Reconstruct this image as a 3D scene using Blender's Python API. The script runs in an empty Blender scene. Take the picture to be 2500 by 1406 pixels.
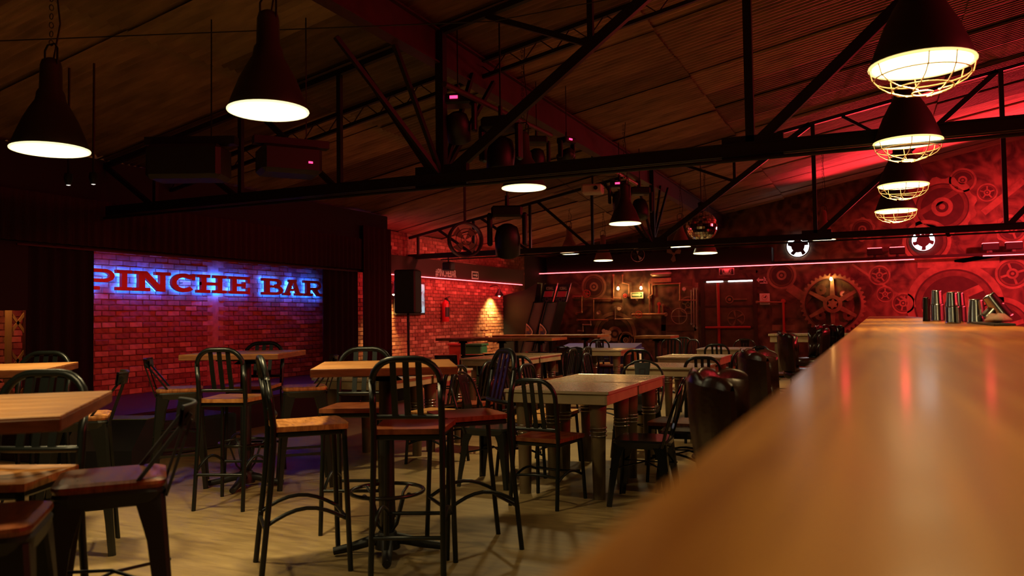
import bpy, math, random
from mathutils import Vector, Matrix
random.seed(7)
sc = bpy.context.scene
col = sc.collection
PI = math.pi

# ------------------------------------------------------------------ camera
F = 1944.0                       # focal length in pixels of the 2500 px frame
CAMH = 1.28
TH = math.radians(24.36); PITCH = math.radians(2.15); ROLL = math.radians(0.79)
fw = Vector((-math.sin(TH)*math.cos(PITCH), math.cos(TH)*math.cos(PITCH), math.sin(PITCH)))
r0 = Vector((math.cos(TH), math.sin(TH), 0)); u0 = r0.cross(fw)
rt = math.cos(ROLL)*r0 - math.sin(ROLL)*u0
up = math.sin(ROLL)*r0 + math.cos(ROLL)*u0
CAM = Vector((0, 0, CAMH))
cd = bpy.data.cameras.new('camera'); cam = bpy.data.objects.new('camera', cd); col.objects.link(cam)
cam.matrix_world = Matrix(((rt.x, up.x, -fw.x, 0), (rt.y, up.y, -fw.y, 0), (rt.z, up.z, -fw.z, CAMH), (0, 0, 0, 1)))
cd.sensor_width = 36; cd.lens = 36*F/2500; cd.clip_start = 0.02; cd.clip_end = 100
cd.dof.use_dof = True; cd.dof.focus_distance = 7.5; cd.dof.aperture_fstop = 3.0
sc.camera = cam

# ------------------------------------------------------------------ world, exposure
w = bpy.data.worlds.new('world'); sc.world = w; w.use_nodes = True
w.node_tree.nodes['Background'].inputs[0].default_value = (0.5, 0.3, 0.2, 1)
w.node_tree.nodes['Background'].inputs[1].default_value = 0.004
cy = sc.cycles; cy.max_bounces = 6; cy.diffuse_bounces = 3; cy.glossy_bounces = 3; cy.transmission_bounces = 2; cy.caustics_reflective = False; cy.caustics_refractive = False
cy.use_adaptive_sampling = True; cy.adaptive_threshold = .04; cy.sample_clamp_indirect = 4.0
vs = sc.view_settings
vs.view_transform = 'Standard'; vs.look = 'None'; vs.exposure = 0.0; vs.gamma = 1.0; vs.use_curve_mapping = False

def area_light(name, loc, direction, sx, sy, power, color, spread=180, shape='RECTANGLE'):
    d = bpy.data.lights.new(name, 'AREA'); d.shape = shape; d.size = sx; d.size_y = sy
    d.energy = power; d.color = color; d.spread = math.radians(spread)
    o = bpy.data.objects.new(name, d); col.objects.link(o); o.location = loc
    o.rotation_euler = Vector(direction).to_track_quat('-Z', 'Y').to_euler()
    return o
def spot_light(name, loc, target, power, color, angle=60, blend=.6, size=.05):
    d = bpy.data.lights.new(name, 'SPOT'); d.energy = power; d.color = color
    d.spot_size = math.radians(angle); d.spot_blend = blend; d.shadow_soft_size = size
    o = bpy.data.objects.new(name, d); col.objects.link(o); o.location = loc
    o.rotation_euler = (Vector(target)-Vector(loc)).to_track_quat('-Z', 'Y').to_euler()
    return o
def point_light(name, loc, power, color, size=.04):
    d = bpy.data.lights.new(name, 'POINT'); d.energy = power; d.color = color; d.shadow_soft_size = size
    o = bpy.data.objects.new(name, d); col.objects.link(o); o.location = loc
    return o
WARM = (1.0, .76, .35); BARWARM = (1.0, .66, .25); RED = (1.0, .035, .05)
LAMP_POWER = 21.0; BAR_POWER = 12.0
# the red strip behind the bar, which runs along the right-hand wall
area_light('back_bar_red_strip', (4.9, 9.0, 3.3), (-1, 0, -.36), 12.0, .25, 100, RED, 70)
# red floods standing on the rail of the back wall, aimed up at the roof
for fx, pw in ((-.6, 14), (.6, 26), (2.2, 34), (3.6, 34)):
    spot_light('red_flood_light', (fx, 19.3, 2.75), (fx+.2, 17.2, 4.7), pw*48, RED, 100, .9, .1)
# red wash over the mural from the bar side
spot_light('red_wash_light', (4.3, 14.5, 3.2), (2.9, 20.5, 2.0), 3400, RED, 62, .9, .15)
spot_light('red_wash_light', (3.8, 12.0, 3.4), (-3.5, 20.5, 2.0), 30, RED, 70, .9, .15)
# red wash over the stage wall
area_light('stage_red_light', (-7.75, 8.4, 2.03), (-.75, 0, -1), 4.6, .12, 11, (1, .06, .07), 150)
spot_light('stage_red_light', (-7.75, 5.95, 2.0), (-8.7, 7.3, 2.02), 26, (1, .03, .04), 60, .9, .05)
# red wash over the brick wall at the back left
spot_light('brick_red_light', (-4.1, 13.5, 2.85), (-8.2, 14.2, 1.3), 420, (1, .17, .12), 68, .8, .1)

# ------------------------------------------------------------------ pixel to place
def ray(px, py):
    return (fw*F + rt*(px-1250.0) - up*(py-703.0)).normalized()
def PX(px, py, X):
    d = ray(px, py); t = (X-CAM.x)/d.x; return CAM + d*t
def PY(px, py, Y):
    d = ray(px, py); t = (Y-CAM.y)/d.y; return CAM + d*t
def PZ(px, py, Z):
    d = ray(px, py); t = (Z-CAM.z)/d.z; return CAM + d*t
FH = Vector((-math.sin(TH), math.cos(TH), 0))
def W(px, dist, py=800):
    d = ray(px, py); t = dist/d.dot(FH); p = CAM + d*t; return Vector((p.x, p.y, 0))
def roofz(x): return CAMH + 3.2 + .19*x

# ------------------------------------------------------------------ materials
def mat(name, color, rough=.6, metal=0.0, emit=None, strength=0, noise=0, nscale=8, stretch=(1, 1, 1), spec=.5, bump=0, coat=0, trans=0, alpha=1):
    m = bpy.data.materials.new(name); m.use_nodes = True
    nt = m.node_tree; b = nt.nodes['Principled BSDF']
    b.inputs['Base Color'].default_value = (*color, 1); b.inputs['Roughness'].default_value = rough
    b.inputs['Metallic'].default_value = metal; b.inputs['Specular IOR Level'].default_value = spec
    if coat: b.inputs['Coat Weight'].default_value = coat; b.inputs['Coat Roughness'].default_value = .12
    if trans: b.inputs['Transmission Weight'].default_value = trans
    if emit: b.inputs['Emission Color'].default_value = (*emit, 1); b.inputs['Emission Strength'].default_value = strength
    if noise or bump:
        tc = nt.nodes.new('ShaderNodeTexCoord'); mp = nt.nodes.new('ShaderNodeMapping'); mp.inputs['Scale'].default_value = stretch
        nz = nt.nodes.new('ShaderNodeTexNoise'); nz.inputs['Scale'].default_value = nscale; nz.inputs['Detail'].default_value = 6
        nt.links.new(tc.outputs['Object'], mp.inputs[0]); nt.links.new(mp.outputs[0], nz.inputs['Vector'])
        if noise:
            mr = nt.nodes.new('ShaderNodeMapRange'); mr.inputs['From Min'].default_value = .3; mr.inputs['From Max'].default_value = .7
            mr.inputs['To Min'].default_value = 1-noise; mr.inputs['To Max'].default_value = 1+noise*.6
            mx = nt.nodes.new('ShaderNodeVectorMath'); mx.operation = 'SCALE'; mx.inputs[0].default_value = color
            nt.links.new(nz.outputs[0], mr.inputs[0]); nt.links.new(mr.outputs[0], mx.inputs['Scale']); nt.links.new(mx.outputs[0], b.inputs['Base Color'])
        if bump:
            bp = nt.nodes.new('ShaderNodeBump'); bp.inputs['Strength'].default_value = bump; bp.inputs['Distance'].default_value = .01
            nt.links.new(nz.outputs[0], bp.inputs['Height']); nt.links.new(bp.outputs[0], b.inputs['Normal'])
    return m

def floor_material():
    m = mat('worn_floor', (.3, .2, .1), .5)
    nt = m.node_tree; b = nt.nodes['Principled BSDF']; N = nt.nodes.new; L = nt.links.new
    tc = N('ShaderNodeTexCoord')
    mp = N('ShaderNodeMapping'); mp.inputs['Scale'].default_value = (1.2, 7, 1); mp.inputs['Rotation'].default_value = (0, 0, .5)
    n1 = N('ShaderNodeTexNoise'); n1.inputs['Scale'].default_value = 3; n1.inputs['Detail'].default_value = 9; n1.inputs['Roughness'].default_value = .65
    n2 = N('ShaderNodeTexNoise'); n2.inputs['Scale'].default_value = .9; n2.inputs['Detail'].default_value = 5
    L(tc.outputs['Object'], mp.inputs[0]); L(mp.outputs[0], n1.inputs['Vector']); L(tc.outputs['Object'], n2.inputs['Vector'])
    cr = N('ShaderNodeValToRGB'); e = cr.color_ramp.elements
    e[0].position = .32; e[0].color = (.11, .065, .025, 1); e[1].position = .64; e[1].color = (.38, .27, .12, 1)
    mi = N('ShaderNodeMath'); mi.operation = 'ADD'; ms = N('ShaderNodeMath'); ms.operation = 'MULTIPLY'; ms.inputs[1].default_value = .5
    L(n1.outputs[0], mi.inputs[0]); L(n2.outputs[0], mi.inputs[1]); L(mi.outputs[0], ms.inputs[0]); L(ms.outputs[0], cr.inputs[0])
    L(cr.outputs[0], b.inputs['Base Color'])
    mr = N('ShaderNodeMapRange'); mr.inputs['To Min'].default_value = .32; mr.inputs['To Max'].default_value = .6
    L(n1.outputs[0], mr.inputs[0]); L(mr.outputs[0], b.inputs['Roughness'])
    bp = N('ShaderNodeBump'); bp.inputs['Strength'].default_value = .15; bp.inputs['Distance'].default_value = .004
    L(n1.outputs[0], bp.inputs['Height']); L(bp.outputs[0], b.inputs['Normal'])
    return m

def wood(name, dark, light, rough=.4, scale=(1, 12, 12), ns=4, coat=0):
    m = mat(name, light, rough, coat=coat, spec=.28); nt = m.node_tree; b = nt.nodes['Principled BSDF']; N = nt.nodes.new; L = nt.links.new
    tc = N('ShaderNodeTexCoord'); mp = N('ShaderNodeMapping'); mp.inputs['Scale'].default_value = scale
    n1 = N('ShaderNodeTexNoise'); n1.inputs['Scale'].default_value = ns; n1.inputs['Detail'].default_value = 7; n1.inputs['Distortion'].default_value = .6
    cr = N('ShaderNodeValToRGB'); e = cr.color_ramp.elements
    e[0].position = .35; e[0].color = (*dark, 1); e[1].position = .62; e[1].color = (*light, 1)
    L(tc.outputs['Object'], mp.inputs[0]); L(mp.outputs[0], n1.inputs['Vector']); L(n1.outputs[0], cr.inputs[0]); L(cr.outputs[0], b.inputs['Base Color'])
    mr = N('ShaderNodeMapRange'); mr.inputs['To Min'].default_value = rough-.08; mr.inputs['To Max'].default_value = rough+.1
    L(n1.outputs[0], mr.inputs[0]); L(mr.outputs[0], b.inputs['Roughness'])
    return m

def mural_material():
    m = mat('painted_mural', (.12, .07, .045), .7); nt = m.node_tree; b = nt.nodes['Principled BSDF']; N = nt.nodes.new; L = nt.links.new
    tc = N('ShaderNodeTexCoord')
    vo = N('ShaderNodeTexVoronoi'); vo.inputs['Scale'].default_value = 1.3; vo.feature = 'F1'
    nz = N('ShaderNodeTexNoise'); nz.inputs['Scale'].default_value = 2.2; nz.inputs['Detail'].default_value = 8; nz.inputs['Distortion'].default_value = 1.2
    L(tc.outputs['Object'], vo.inputs['Vector']); L(tc.outputs['Object'], nz.inputs['Vector'])
    si = N('ShaderNodeMath'); si.operation = 'SINE'; mu = N('ShaderNodeMath'); mu.operation = 'MULTIPLY'; mu.inputs[1].default_value = 26
    L(vo.outputs['Distance'], mu.inputs[0]); L(mu.outputs[0], si.inputs[0])
    mm = N('ShaderNodeMath'); mm.operation = 'MULTIPLY_ADD'; mm.inputs[1].default_value = .07
    L(si.outputs[0], mm.inputs[0]); L(nz.outputs[0], mm.inputs[2])
    cr = N('ShaderNodeValToRGB'); e = cr.color_ramp.elements
    e[0].position = .36; e[0].color = (.04, .022, .014, 1); e[1].position = .72; e[1].color = (.22, .13, .075, 1)
    L(mm.outputs[0], cr.inputs[0]); L(cr.outputs[0], b.inputs['Base Color'])
    return m

M = {}
M['floor'] = floor_material()
M['mural'] = mural_material()
M['mural_light'] = mat('mural_paint_light', (.26, .17, .10), .7, noise=.45, nscale=5)
M['mural_mid'] = mat('mural_paint_mid', (.12, .07, .04), .7, noise=.45, nscale=5)
M['mural_dark'] = mat('mural_paint_dark', (.045, .024, .016), .7, noise=.3)
M['roof'] = [mat('roof_sheet_brown_%d' % i, c, .62, noise=.45, nscale=2.5, stretch=(.8, 3, 1), bump=.2) for i, c in enumerate(((.26, .165, .10), (.33, .22, .14), (.17, .10, .06), (.42, .30, .19)))]
M['black'] = mat('black_steel', (.007, .007, .007), .5)
M['frame'] = mat('dark_chair_metal', (.004, .0055, .0045), .36, metal=.0, spec=.38)
M['gunmetal'] = mat('glossy_gunmetal', (.018, .018, .014), .25, metal=.3)
M['gloss_black'] = mat('glossy_black_paint', (.008, .008, .008), .12)
M['seat_wood'] = wood('stool_seat_wood', (.22, .08, .022), (.44, .19, .055), .4, (3, 14, 3))
M['seat_red_wood'] = wood('red_brown_seat_wood', (.12, .03, .012), (.22, .065, .022), .3, (3, 14, 3))
M['seat_slat'] = wood('light_seat_wood', (.40, .18, .05), (.60, .31, .10), .35, (3, 12, 3))
M['table_wood'] = wood('high_table_wood', (.25, .10, .03), (.46, .22, .07), .42, (1.5, 11, 3))
M['table_edge'] = wood('high_table_edge', (.16, .06, .02), (.26, .10, .035), .5, (2, 2, 9))
M['bar_wood'] = wood('varnished_bar_wood', (.23, .085, .015), (.42, .19, .04), .36, (11, .55, 3), 3, coat=.1)
M['bar_wood'].node_tree.nodes['Principled BSDF'].inputs['Specular IOR Level'].default_value = .22
M['bar_side'] = wood('dark_bar_panel', (.03, .014, .008), (.07, .03, .015), .5, (9, 9, .6))
M['low_top'] = mat('speckled_table_top', (.36, .29, .16), .26, noise=.6, nscale=90, spec=.6)
M['low_apron'] = mat('cream_table_paint', (.34, .27, .15), .4, noise=.25, nscale=6)
M['low_trim'] = mat('cream_metal_trim', (.62, .54, .36), .25, metal=.4)
M['low_leg'] = mat('aged_leg_paint', (.12, .08, .04), .4, noise=.4, nscale=5)
M['chrome'] = mat('chrome', (.75, .73, .68), .12, metal=1)
M['steel'] = mat('polished_steel', (.72, .72, .72), .22, metal=1)
M['leather'] = mat('tufted_oxblood_leather', (.032, .009, .006), .24, bump=.12, nscale=60)
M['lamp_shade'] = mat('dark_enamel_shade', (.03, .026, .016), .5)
M['lamp_shade_red'] = mat('faded_enamel_shade', (.20, .10, .07), .45)  # paler, redder enamel for the far lamp shades
M['lamp_in'] = mat('lamp_reflector', (.8, .78, .6), .5, emit=(1, .86, .42), strength=1.6)
M['lamp_glow'] = mat('lamp_glass_glow', (1, 1, .8), .5, emit=(1, .90, .52), strength=9)
M['lamp_glow_bar'] = mat('bar_lamp_glow', (1, .9, .7), .5, emit=(1, .80, .36), strength=7)
M['lamp_in_bar'] = mat('bar_lamp_reflector', (.8, .7, .5), .5, emit=(1, .70, .24), strength=1.5)
M['cage'] = mat('brass_cage_wire', (.75, .48, .22), .35, metal=.6)
M['truss'] = mat('black_painted_truss', (.006, .0055, .006), .55)
M['beam'] = mat('dark_red_beam', (.05, .01, .012), .55, noise=.3)
M['neon'] = mat('red_neon_tube', (1, .2, .2), .4, emit=(1, .085, .10), strength=9)
M['blue_glow'] = mat('blue_back_light', (.1, .3, 1), .4, emit=(.01, .13, 1), strength=75)
M['letter_red'] = mat('red_painted_letter', (.42, .02, .02), .45)
M['mortar'] = mat('dark_mortar', (.20, .085, .06), .9, noise=.4, nscale=14)
M['brick'] = [mat('brick_red_%d' % i, c, .85, noise=.35, nscale=12, bump=.5) for i, c in enumerate(((.29, .11, .075), (.26, .095, .065), (.33, .14, .095), (.22, .08, .055)))]
M['brick_pale'] = mat('brick_pale', (.48, .24, .17), .85, noise=.3, nscale=10, bump=.4)
M['plaster'] = mat('brick_plaster_strip', (.40, .24, .18), .85, noise=.3, nscale=10)
M['curtain'] = mat('black_curtain', (.008, .005, .006), .9)
M['valance'] = mat('dark_valance_cloth', (.03, .009, .010), .85)
M['stage'] = mat('stage_floor_purple', (.03, .014, .02), .5, noise=.3)
M['dark_wall'] = mat('dark_wall_paint', (.012, .008, .008), .8)
M['soffit'] = mat('soffit_black', (.010, .007, .007), .7)
M['band'] = mat('dark_red_band', (.055, .014, .014), .6)
M['white_red'] = mat('sign_white', (.75, .72, .68), .5)
M['sign_green'] = mat('sign_green', (.02, .16, .06), .5)
M['sign_cream'] = mat('sign_cream', (.85, .80, .6), .5)
M['sign_black'] = mat('sign_black', (.01, .01, .01), .5)
M['sign_redink'] = mat('sign_red_ink', (.6, .03, .03), .5)
M['copper'] = mat('copper_pipe', (.42, .22, .13), .4, metal=.5, noise=.3)
M['red_pipe'] = mat('red_painted_pipe', (.45, .035, .03), .35)
M['tin'] = mat('pipe_steel_grey', (.40, .33, .27), .35, metal=.6)
M['gauge'] = mat('gauge_face', (.85, .8, .65), .3)
M['bulb'] = mat('filament_bulb', (1, .7, .3), .3, emit=(1, .50, .13), strength=45)
M['daylight'] = mat('daylight_gap', (1, 1, 1), .5, emit=(.92, .98, 1), strength=6)
M['fan_dark'] = mat('fan_blade_dark', (.03, .025, .025), .5)
M['fan_pale'] = mat('fan_blade_pale', (.30, .20, .16), .5)
M['screen'] = mat('television_picture', (.2, .3, .35), .4)
M['ext_red'] = mat('extinguisher_red', (.55, .02, .03), .3)
M['label_dark'] = mat('label_print', (.03, .03, .035), .5)
M['blue'] = mat('blue_cabinet_paint', (.025, .028, .20), .35)
M['purple'] = mat('purple_cabinet_top', (.022, .010, .09), .5)
M['arcade'] = mat('arcade_side_black', (.006, .008, .014), .45)
M['lane'] = mat('arcade_lane_grey', (.09, .085, .10), .35)
M['arc_red'] = mat('arcade_red_panel', (.35, .015, .02), .4, emit=(1, .02, .03), strength=.06)
M['arc_white'] = mat('arcade_print_white', (.8, .6, .55), .5)
M['orange_trim'] = mat('orange_trim', (.75, .28, .12), .4)
M['mirror'] = mat('mirror_tile', (.85, .85, .85), .06, metal=1)
M['projector'] = mat('projector_white', (.62, .56, .50), .5)
M['led'] = mat('red_led', (1, 0, .1), .5, emit=(1, .03, .12), strength=4)
M['glow_white'] = mat('glint_white', (1, 1, 1), .3, emit=(1, .95, .85), strength=1.5)
M['speaker'] = mat('speaker_black', (.012, .012, .013), .6)
M['amber_post'] = mat('tan_post', (.30, .17, .07), .6)
M['rope_lime'] = mat('lime_edge_tape', (.20, .30, .03), .5)
M['cloth_tan'] = mat('crumpled_towel', (.45, .28, .22), .9)

# television picture: light blue figure pattern that glows
def tv_mat():
    m = M['screen']; nt = m.node_tree; b = nt.nodes['Principled BSDF']; N = nt.nodes.new; L = nt.links.new
    tc = N('ShaderNodeTexCoord'); nz = N('ShaderNodeTexNoise'); nz.inputs['Scale'].default_value = 7; nz.inputs['Detail'].default_value = 2; nz.inputs['Distortion'].default_value = .8
    cr = N('ShaderNodeValToRGB'); e = cr.color_ramp.elements
    e[0].position = .36; e[0].color = (.015, .05, .10, 1); e[1].position = .56; e[1].color = (.22, .50, .58, 1)
    L(tc.outputs['Object'], nz.inputs['Vector']); L(nz.outputs[0], cr.inputs[0]); L(cr.outputs[0], b.inputs['Emission Color']); b.inputs['Emission Strength'].default_value = 1.0
tv_mat()

# ------------------------------------------------------------------ mesh builder
class MB:
    def __init__(s): s.v = []; s.f = []; s.mi = []; s.sm = []; s.mats = []; s.cur = 0; s.X = None
    def use(s, m):
        if m not in s.mats: s.mats.append(m)
        s.cur = s.mats.index(m); return s
    def at(s, Mx): s.X = Mx; return s
    def add(s, vs_, fs, smooth=False):
        n = len(s.v)
        for p in vs_:
            p = Vector(p)
            if s.X is not None: p = s.X @ p
            s.v.append(p)
        for f in fs: s.f.append([i+n for i in f]); s.mi.append(s.cur); s.sm.append(smooth)
        return s
    def box(s, x0, x1, y0, y1, z0, z1, b=0):
        if b <= 0:
            vv = [(x, y, z) for z in (z0, z1) for y in (y0, y1) for x in (x0, x1)]
            return s.add(vv, [(0, 2, 3, 1), (4, 5, 7, 6), (0, 1, 5, 4), (2, 6, 7, 3), (0, 4, 6, 2), (1, 3, 7, 5)])
        def loop(i, z): return [(x0+i, y0+b, z), (x0+b, y0+i, z), (x1-b, y0+i, z), (x1-i, y0+b, z), (x1-i, y1-b, z), (x1-b, y1-i, z), (x0+b, y1-i, z), (x0+i, y1-b, z)]
        def loop2(z): return [(x0+b, y0+b, z), (x0+b, y0+b, z), (x1-b, y0+b, z), (x1-b, y0+b, z), (x1-b, y1-b, z), (x1-b, y1-b, z), (x0+b, y1-b, z), (x0+b, y1-b, z)]
        L = [loop2(z0), loop(0, z0+b), loop(0, z1-b), loop2(z1)]
        vv = sum(L, []); fs = []
        for k in range(3):
            for i in range(8):
                j = (i+1) % 8; q = (k*8+i, k*8+j, k*8+8+j, k*8+8+i); fs.append(q)
        fs.append(tuple(reversed(range(8)))); fs.append(tuple(24+i for i in range(8)))
        return s.add(vv, fs)
    def prism(s, poly, z0, z1, smooth=False):
        n = len(poly); vv = [(p[0], p[1], z0) for p in poly]+[(p[0], p[1], z1) for p in poly]
        s.add(vv, [tuple(reversed(range(n))), tuple(range(n, 2*n))])
        return s.add(vv, [(i, (i+1) % n, n+(i+1) % n, n+i) for i in range(n)], smooth)
    def frustum(s, a, b):
        # a, b: lists of equal length of 3-D points
        n = len(a); return s.add(list(a)+list(b), [tuple(reversed(range(n))), tuple(range(n, 2*n))]+[(i, (i+1) % n, n+(i+1) % n, n+i) for i in range(n)])
    def bar(s, p, q, wx, wz=None, upv=(0, 0, 1)):
        p = Vector(p); q = Vector(q); wz = wz or wx; d = (q-p).normalized(); u = Vector(upv)
        if abs(d.dot(u)) > .95: u = Vector((0, 1, 0))
        a = d.cross(u).normalized()*wx/2; c = a.cross(d).normalized()*wz/2
        A = [p-a-c, p+a-c, p+a+c, p-a+c]; B = [v+(q-p) for v in A]
        return s.frustum(A, B)
    def tube(s, pts, r, n=8, closed=False, rr=None, flat=1.0):
        pts = [Vector(p) for p in pts]; m = len(pts); rings = []
        prev = None
        for i in range(m):
            if closed: d = (pts[(i+1) % m]-pts[i-1]).normalized()
            else: d = (pts[min(i+1, m-1)]-pts[max(i-1, 0)]).normalized()
            if prev is None:
                u = Vector((0, 0, 1)) if abs(d.z) < .9 else Vector((0, 1, 0)); a = d.cross(u).normalized()
            else: a = (prev-d*prev.dot(d)).normalized()
            prev = a; c = d.cross(a); R = rr[i] if rr else r
            rings += [pts[i]+a*math.cos(2*PI*k/n)*R+c*math.sin(2*PI*k/n)*R*flat for k in range(n)]
        fs = []
        for i in range(m if closed else m-1):
            for k in range(n):
                a_, b_ = i*n+k, i*n+(k+1) % n; e = ((i+1) % m)*n
                fs.append((a_, b_, e+(k+1) % n, e+k))
        s.add(rings, fs, True)
        if not closed: s.add(rings[:n]+rings[-n:], [tuple(reversed(range(n))), tuple(range(n, 2*n))])
        return s
    def lathe(s, prof, n=20, c=(0, 0, 0), smooth=True):
        vv = []; fs = []
        for r, z in prof: vv += [(c[0]+r*math.cos(2*PI*k/n), c[1]+r*math.sin(2*PI*k/n), c[2]+z) for k in range(n)]
        for i in range(len(prof)-1):
            for k in range(n): fs.append((i*n+k, i*n+(k+1) % n, (i+1)*n+(k+1) % n, (i+1)*n+k))
        s.add(vv, fs, smooth)
        if prof[0][0] > 1e-4: s.add(vv[:n], [tuple(reversed(range(n)))])
        if prof[-1][0] > 1e-4: s.add(vv[-n:], [tuple(range(n))])
        return s
    def ring(s, ro, ri, z0, z1, n=32, c=(0, 0), teeth=0, th=.0, a0=0, a1=2*PI):
        full = abs(a1-a0-2*PI) < 1e-6
        if teeth: n = teeth*4
        m = n if full else n+1; vv = []
        for z in (z0, z1):
            for k in range(m):
                a = a0+(a1-a0)*k/n; R = ro+(th if teeth and k % 4 in (1, 2) else 0)
                vv.append((c[0]+R*math.cos(a), c[1]+R*math.sin(a), z))
            for k in range(m):
                a = a0+(a1-a0)*k/n; vv.append((c[0]+ri*math.cos(a), c[1]+ri*math.sin(a), z))
        fs = []; lim = m if full else m-1
        for k in range(lim):
            j = (k+1) % m
            fs += [(k, m+k, m+j, j), (2*m+k, 2*m+j, 3*m+j, 3*m+k), (k, j, 2*m+j, 2*m+k), (m+k, 3*m+k, 3*m+j, m+j)]
        if not full: fs += [(0, 2*m, 3*m, m), (m-1, 2*m-1, 4*m-1, 3*m-1)]
        return s.add(vv, fs)
    def grid(s, P, nu, nv, smooth=True, closeu=False):
        vv = [P(i/nu, j/nv) for j in range(nv+1) for i in range(nu+1)]
        return s.add(vv, [(j*(nu+1)+i, j*(nu+1)+i+1, (j+1)*(nu+1)+i+1, (j+1)*(nu+1)+i) for j in range(nv) for i in range(nu)], smooth)
    def mesh(s, name, m=None):
        me = bpy.data.meshes.new(name); me.from_pydata([tuple(v) for v in s.v], [], s.f)
        if s.mats:
            for x in s.mats: me.materials.append(x)
            me.polygons.foreach_set('material_index', s.mi)
        elif m is not None: me.materials.append(m)
        me.polygons.foreach_set('use_smooth', s.sm); me.update()
        return me

def obj(name, mb, m=None, parent=None, loc=None, rot=None, **props):
    me = mb if isinstance(mb, bpy.types.Mesh) else mb.mesh(name, m)
    o = bpy.data.objects.new(name, me); col.objects.link(o)
    if parent is not None: o.parent = parent
    if loc is not None: o.location = loc
    if rot is not None: o.rotation_euler = rot
    for k, v in props.items(): o[k] = v
    return o
def tag(o, label, cat, group=None):
    o['label'] = label; o['category'] = cat
    if group: o['group'] = group
    return o
def thing(name, label, cat, loc=(0, 0, 0), rz=0, group=None):
    o = bpy.data.objects.new(name, None); col.objects.link(o); o.location = loc; o.rotation_euler = (0, 0, rz); o.empty_display_size = .1
    return tag(o, label, cat, group)
def struct(name, mb, m=None, **k):
    o = obj(name, mb, m, **k); o['kind'] = 'structure'; return o
def dup(root, loc, rz, label, group=None, scale=None):
    def cp(o, par):
        c = o.copy(); col.objects.link(c); c.parent = par
        for g in o.children: cp(g, c)
        return c
    r = cp(root, None); r.location = loc; r.rotation_euler = (0, 0, rz); r['label'] = label
    if group: r['group'] = group
    if scale: r.scale = scale
    return r
def text_mb(body, h, wid, depth, m, M4, font_space=1.0):
    cu = bpy.data.curves.new('text', 'FONT'); cu.body = body; cu.size = 1; cu.align_x = 'CENTER'; cu.align_y = 'CENTER'; cu.space_character = font_space
    cu.extrude = .5; cu.resolution_u = 2
    o = bpy.data.objects.new('text', cu); col.objects.link(o)
    dg = bpy.context.evaluated_depsgraph_get(); me = bpy.data.meshes.new_from_object(o.evaluated_get(dg))
    xs = [v.co.x for v in me.vertices]; ys = [v.co.y for v in me.vertices]
    x0, x1, y0, y1 = min(xs), max(xs), min(ys), max(ys)
    mb = MB(); mb.use(m); mb.at(M4)
    mb.add([((v.co.x-(x0+x1)/2)/(x1-x0)*wid, (v.co.y-(y0+y1)/2)/(y1-y0)*h, v.co.z*depth) for v in me.vertices], [tuple(p.vertices) for p in me.polygons])
    bpy.data.objects.remove(o); bpy.data.curves.remove(cu); bpy.data.meshes.remove(me)
    return mb
def frame_side(x, y, z):      # local x -> +Y, y -> +Z, normal -> +X (left wall)
    return Matrix(((0, 0, 1, x), (1, 0, 0, y), (0, 1, 0, z), (0, 0, 0, 1)))
def frame_back(x, y, z):      # local x -> +X, y -> +Z, normal -> -Y (back wall)
    return Matrix(((1, 0, 0, x), (0, 0, -1, y), (0, 1, 0, z), (0, 0, 0, 1)))

# =================================================================== STRUCTURE
YB = 20.5; XW = -8.2; XS = -8.8; XP = -7.5
struct('floor', MB().box(-10, 6, -3, 21, -.1, 0), M['floor'])
# --- roof of corrugated sheets, each sheet a part
def sheet_mesh(m, k):
    mb = MB(); nw = 11; n = nw*6; L = 3.3; Wd = .92
    amp = .015
    for z in (0,):
        mb.grid(lambda u, v: (v*L, u*Wd, amp*math.sin(u*nw*2*PI)+.004*math.sin(3*v+k)), n, 2, True)
    return mb.mesh('roof_sheet', m)
backing = MB()
backing.frustum([(-10, -3, roofz(-10)+.10), (6, -3, roofz(6)+.10), (6, 21, roofz(6)+.10), (-10, 21, roofz(-10)+.10)],
                [(-10, -3, roofz(-10)+.16), (6, -3, roofz(6)+.16), (6, 21, roofz(6)+.16), (-10, 21, roofz(-10)+.16)])
ceiling = struct('ceiling', backing, M['dark_wall'])
sheets = [sheet_mesh(m, k) for k, m in enumerate(M['roof'])]
ang = -math.atan(.19)
rs = random.Random(3)
for ix, x0 in enumerate((-8.2, -5.1, -2.0, 1.1, 4.2)):
    for iy in range(27):
        y0 = -2.6+iy*.86
        if x0 < -8.0: x0 = -8.25
        o = obj('roof_sheet', sheets[rs.choice((0, 0, 1, 1, 2, 3))], parent=ceiling, loc=(x0-.05, y0+rs.uniform(-.01, .01), roofz(x0)+.02+.024*(iy % 2)-.03*(ix % 2)+rs.uniform(-.004, .004)),
                rot=(rs.uniform(-.004, .004), ang, rs.uniform(-.004, .004)))
# --- walls
struct('wall_back', MB().box(-10, 5.4, YB, YB+.2, 0, 6), M['mural'])
struct('wall_right', MB().box(5.2, 5.4, -3, YB, 0, 6), M['dark_wall'])
struct('wall_front', MB().box(-10, 5.4, -3.2, -3, 0, 6), M['dark_wall'])
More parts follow.
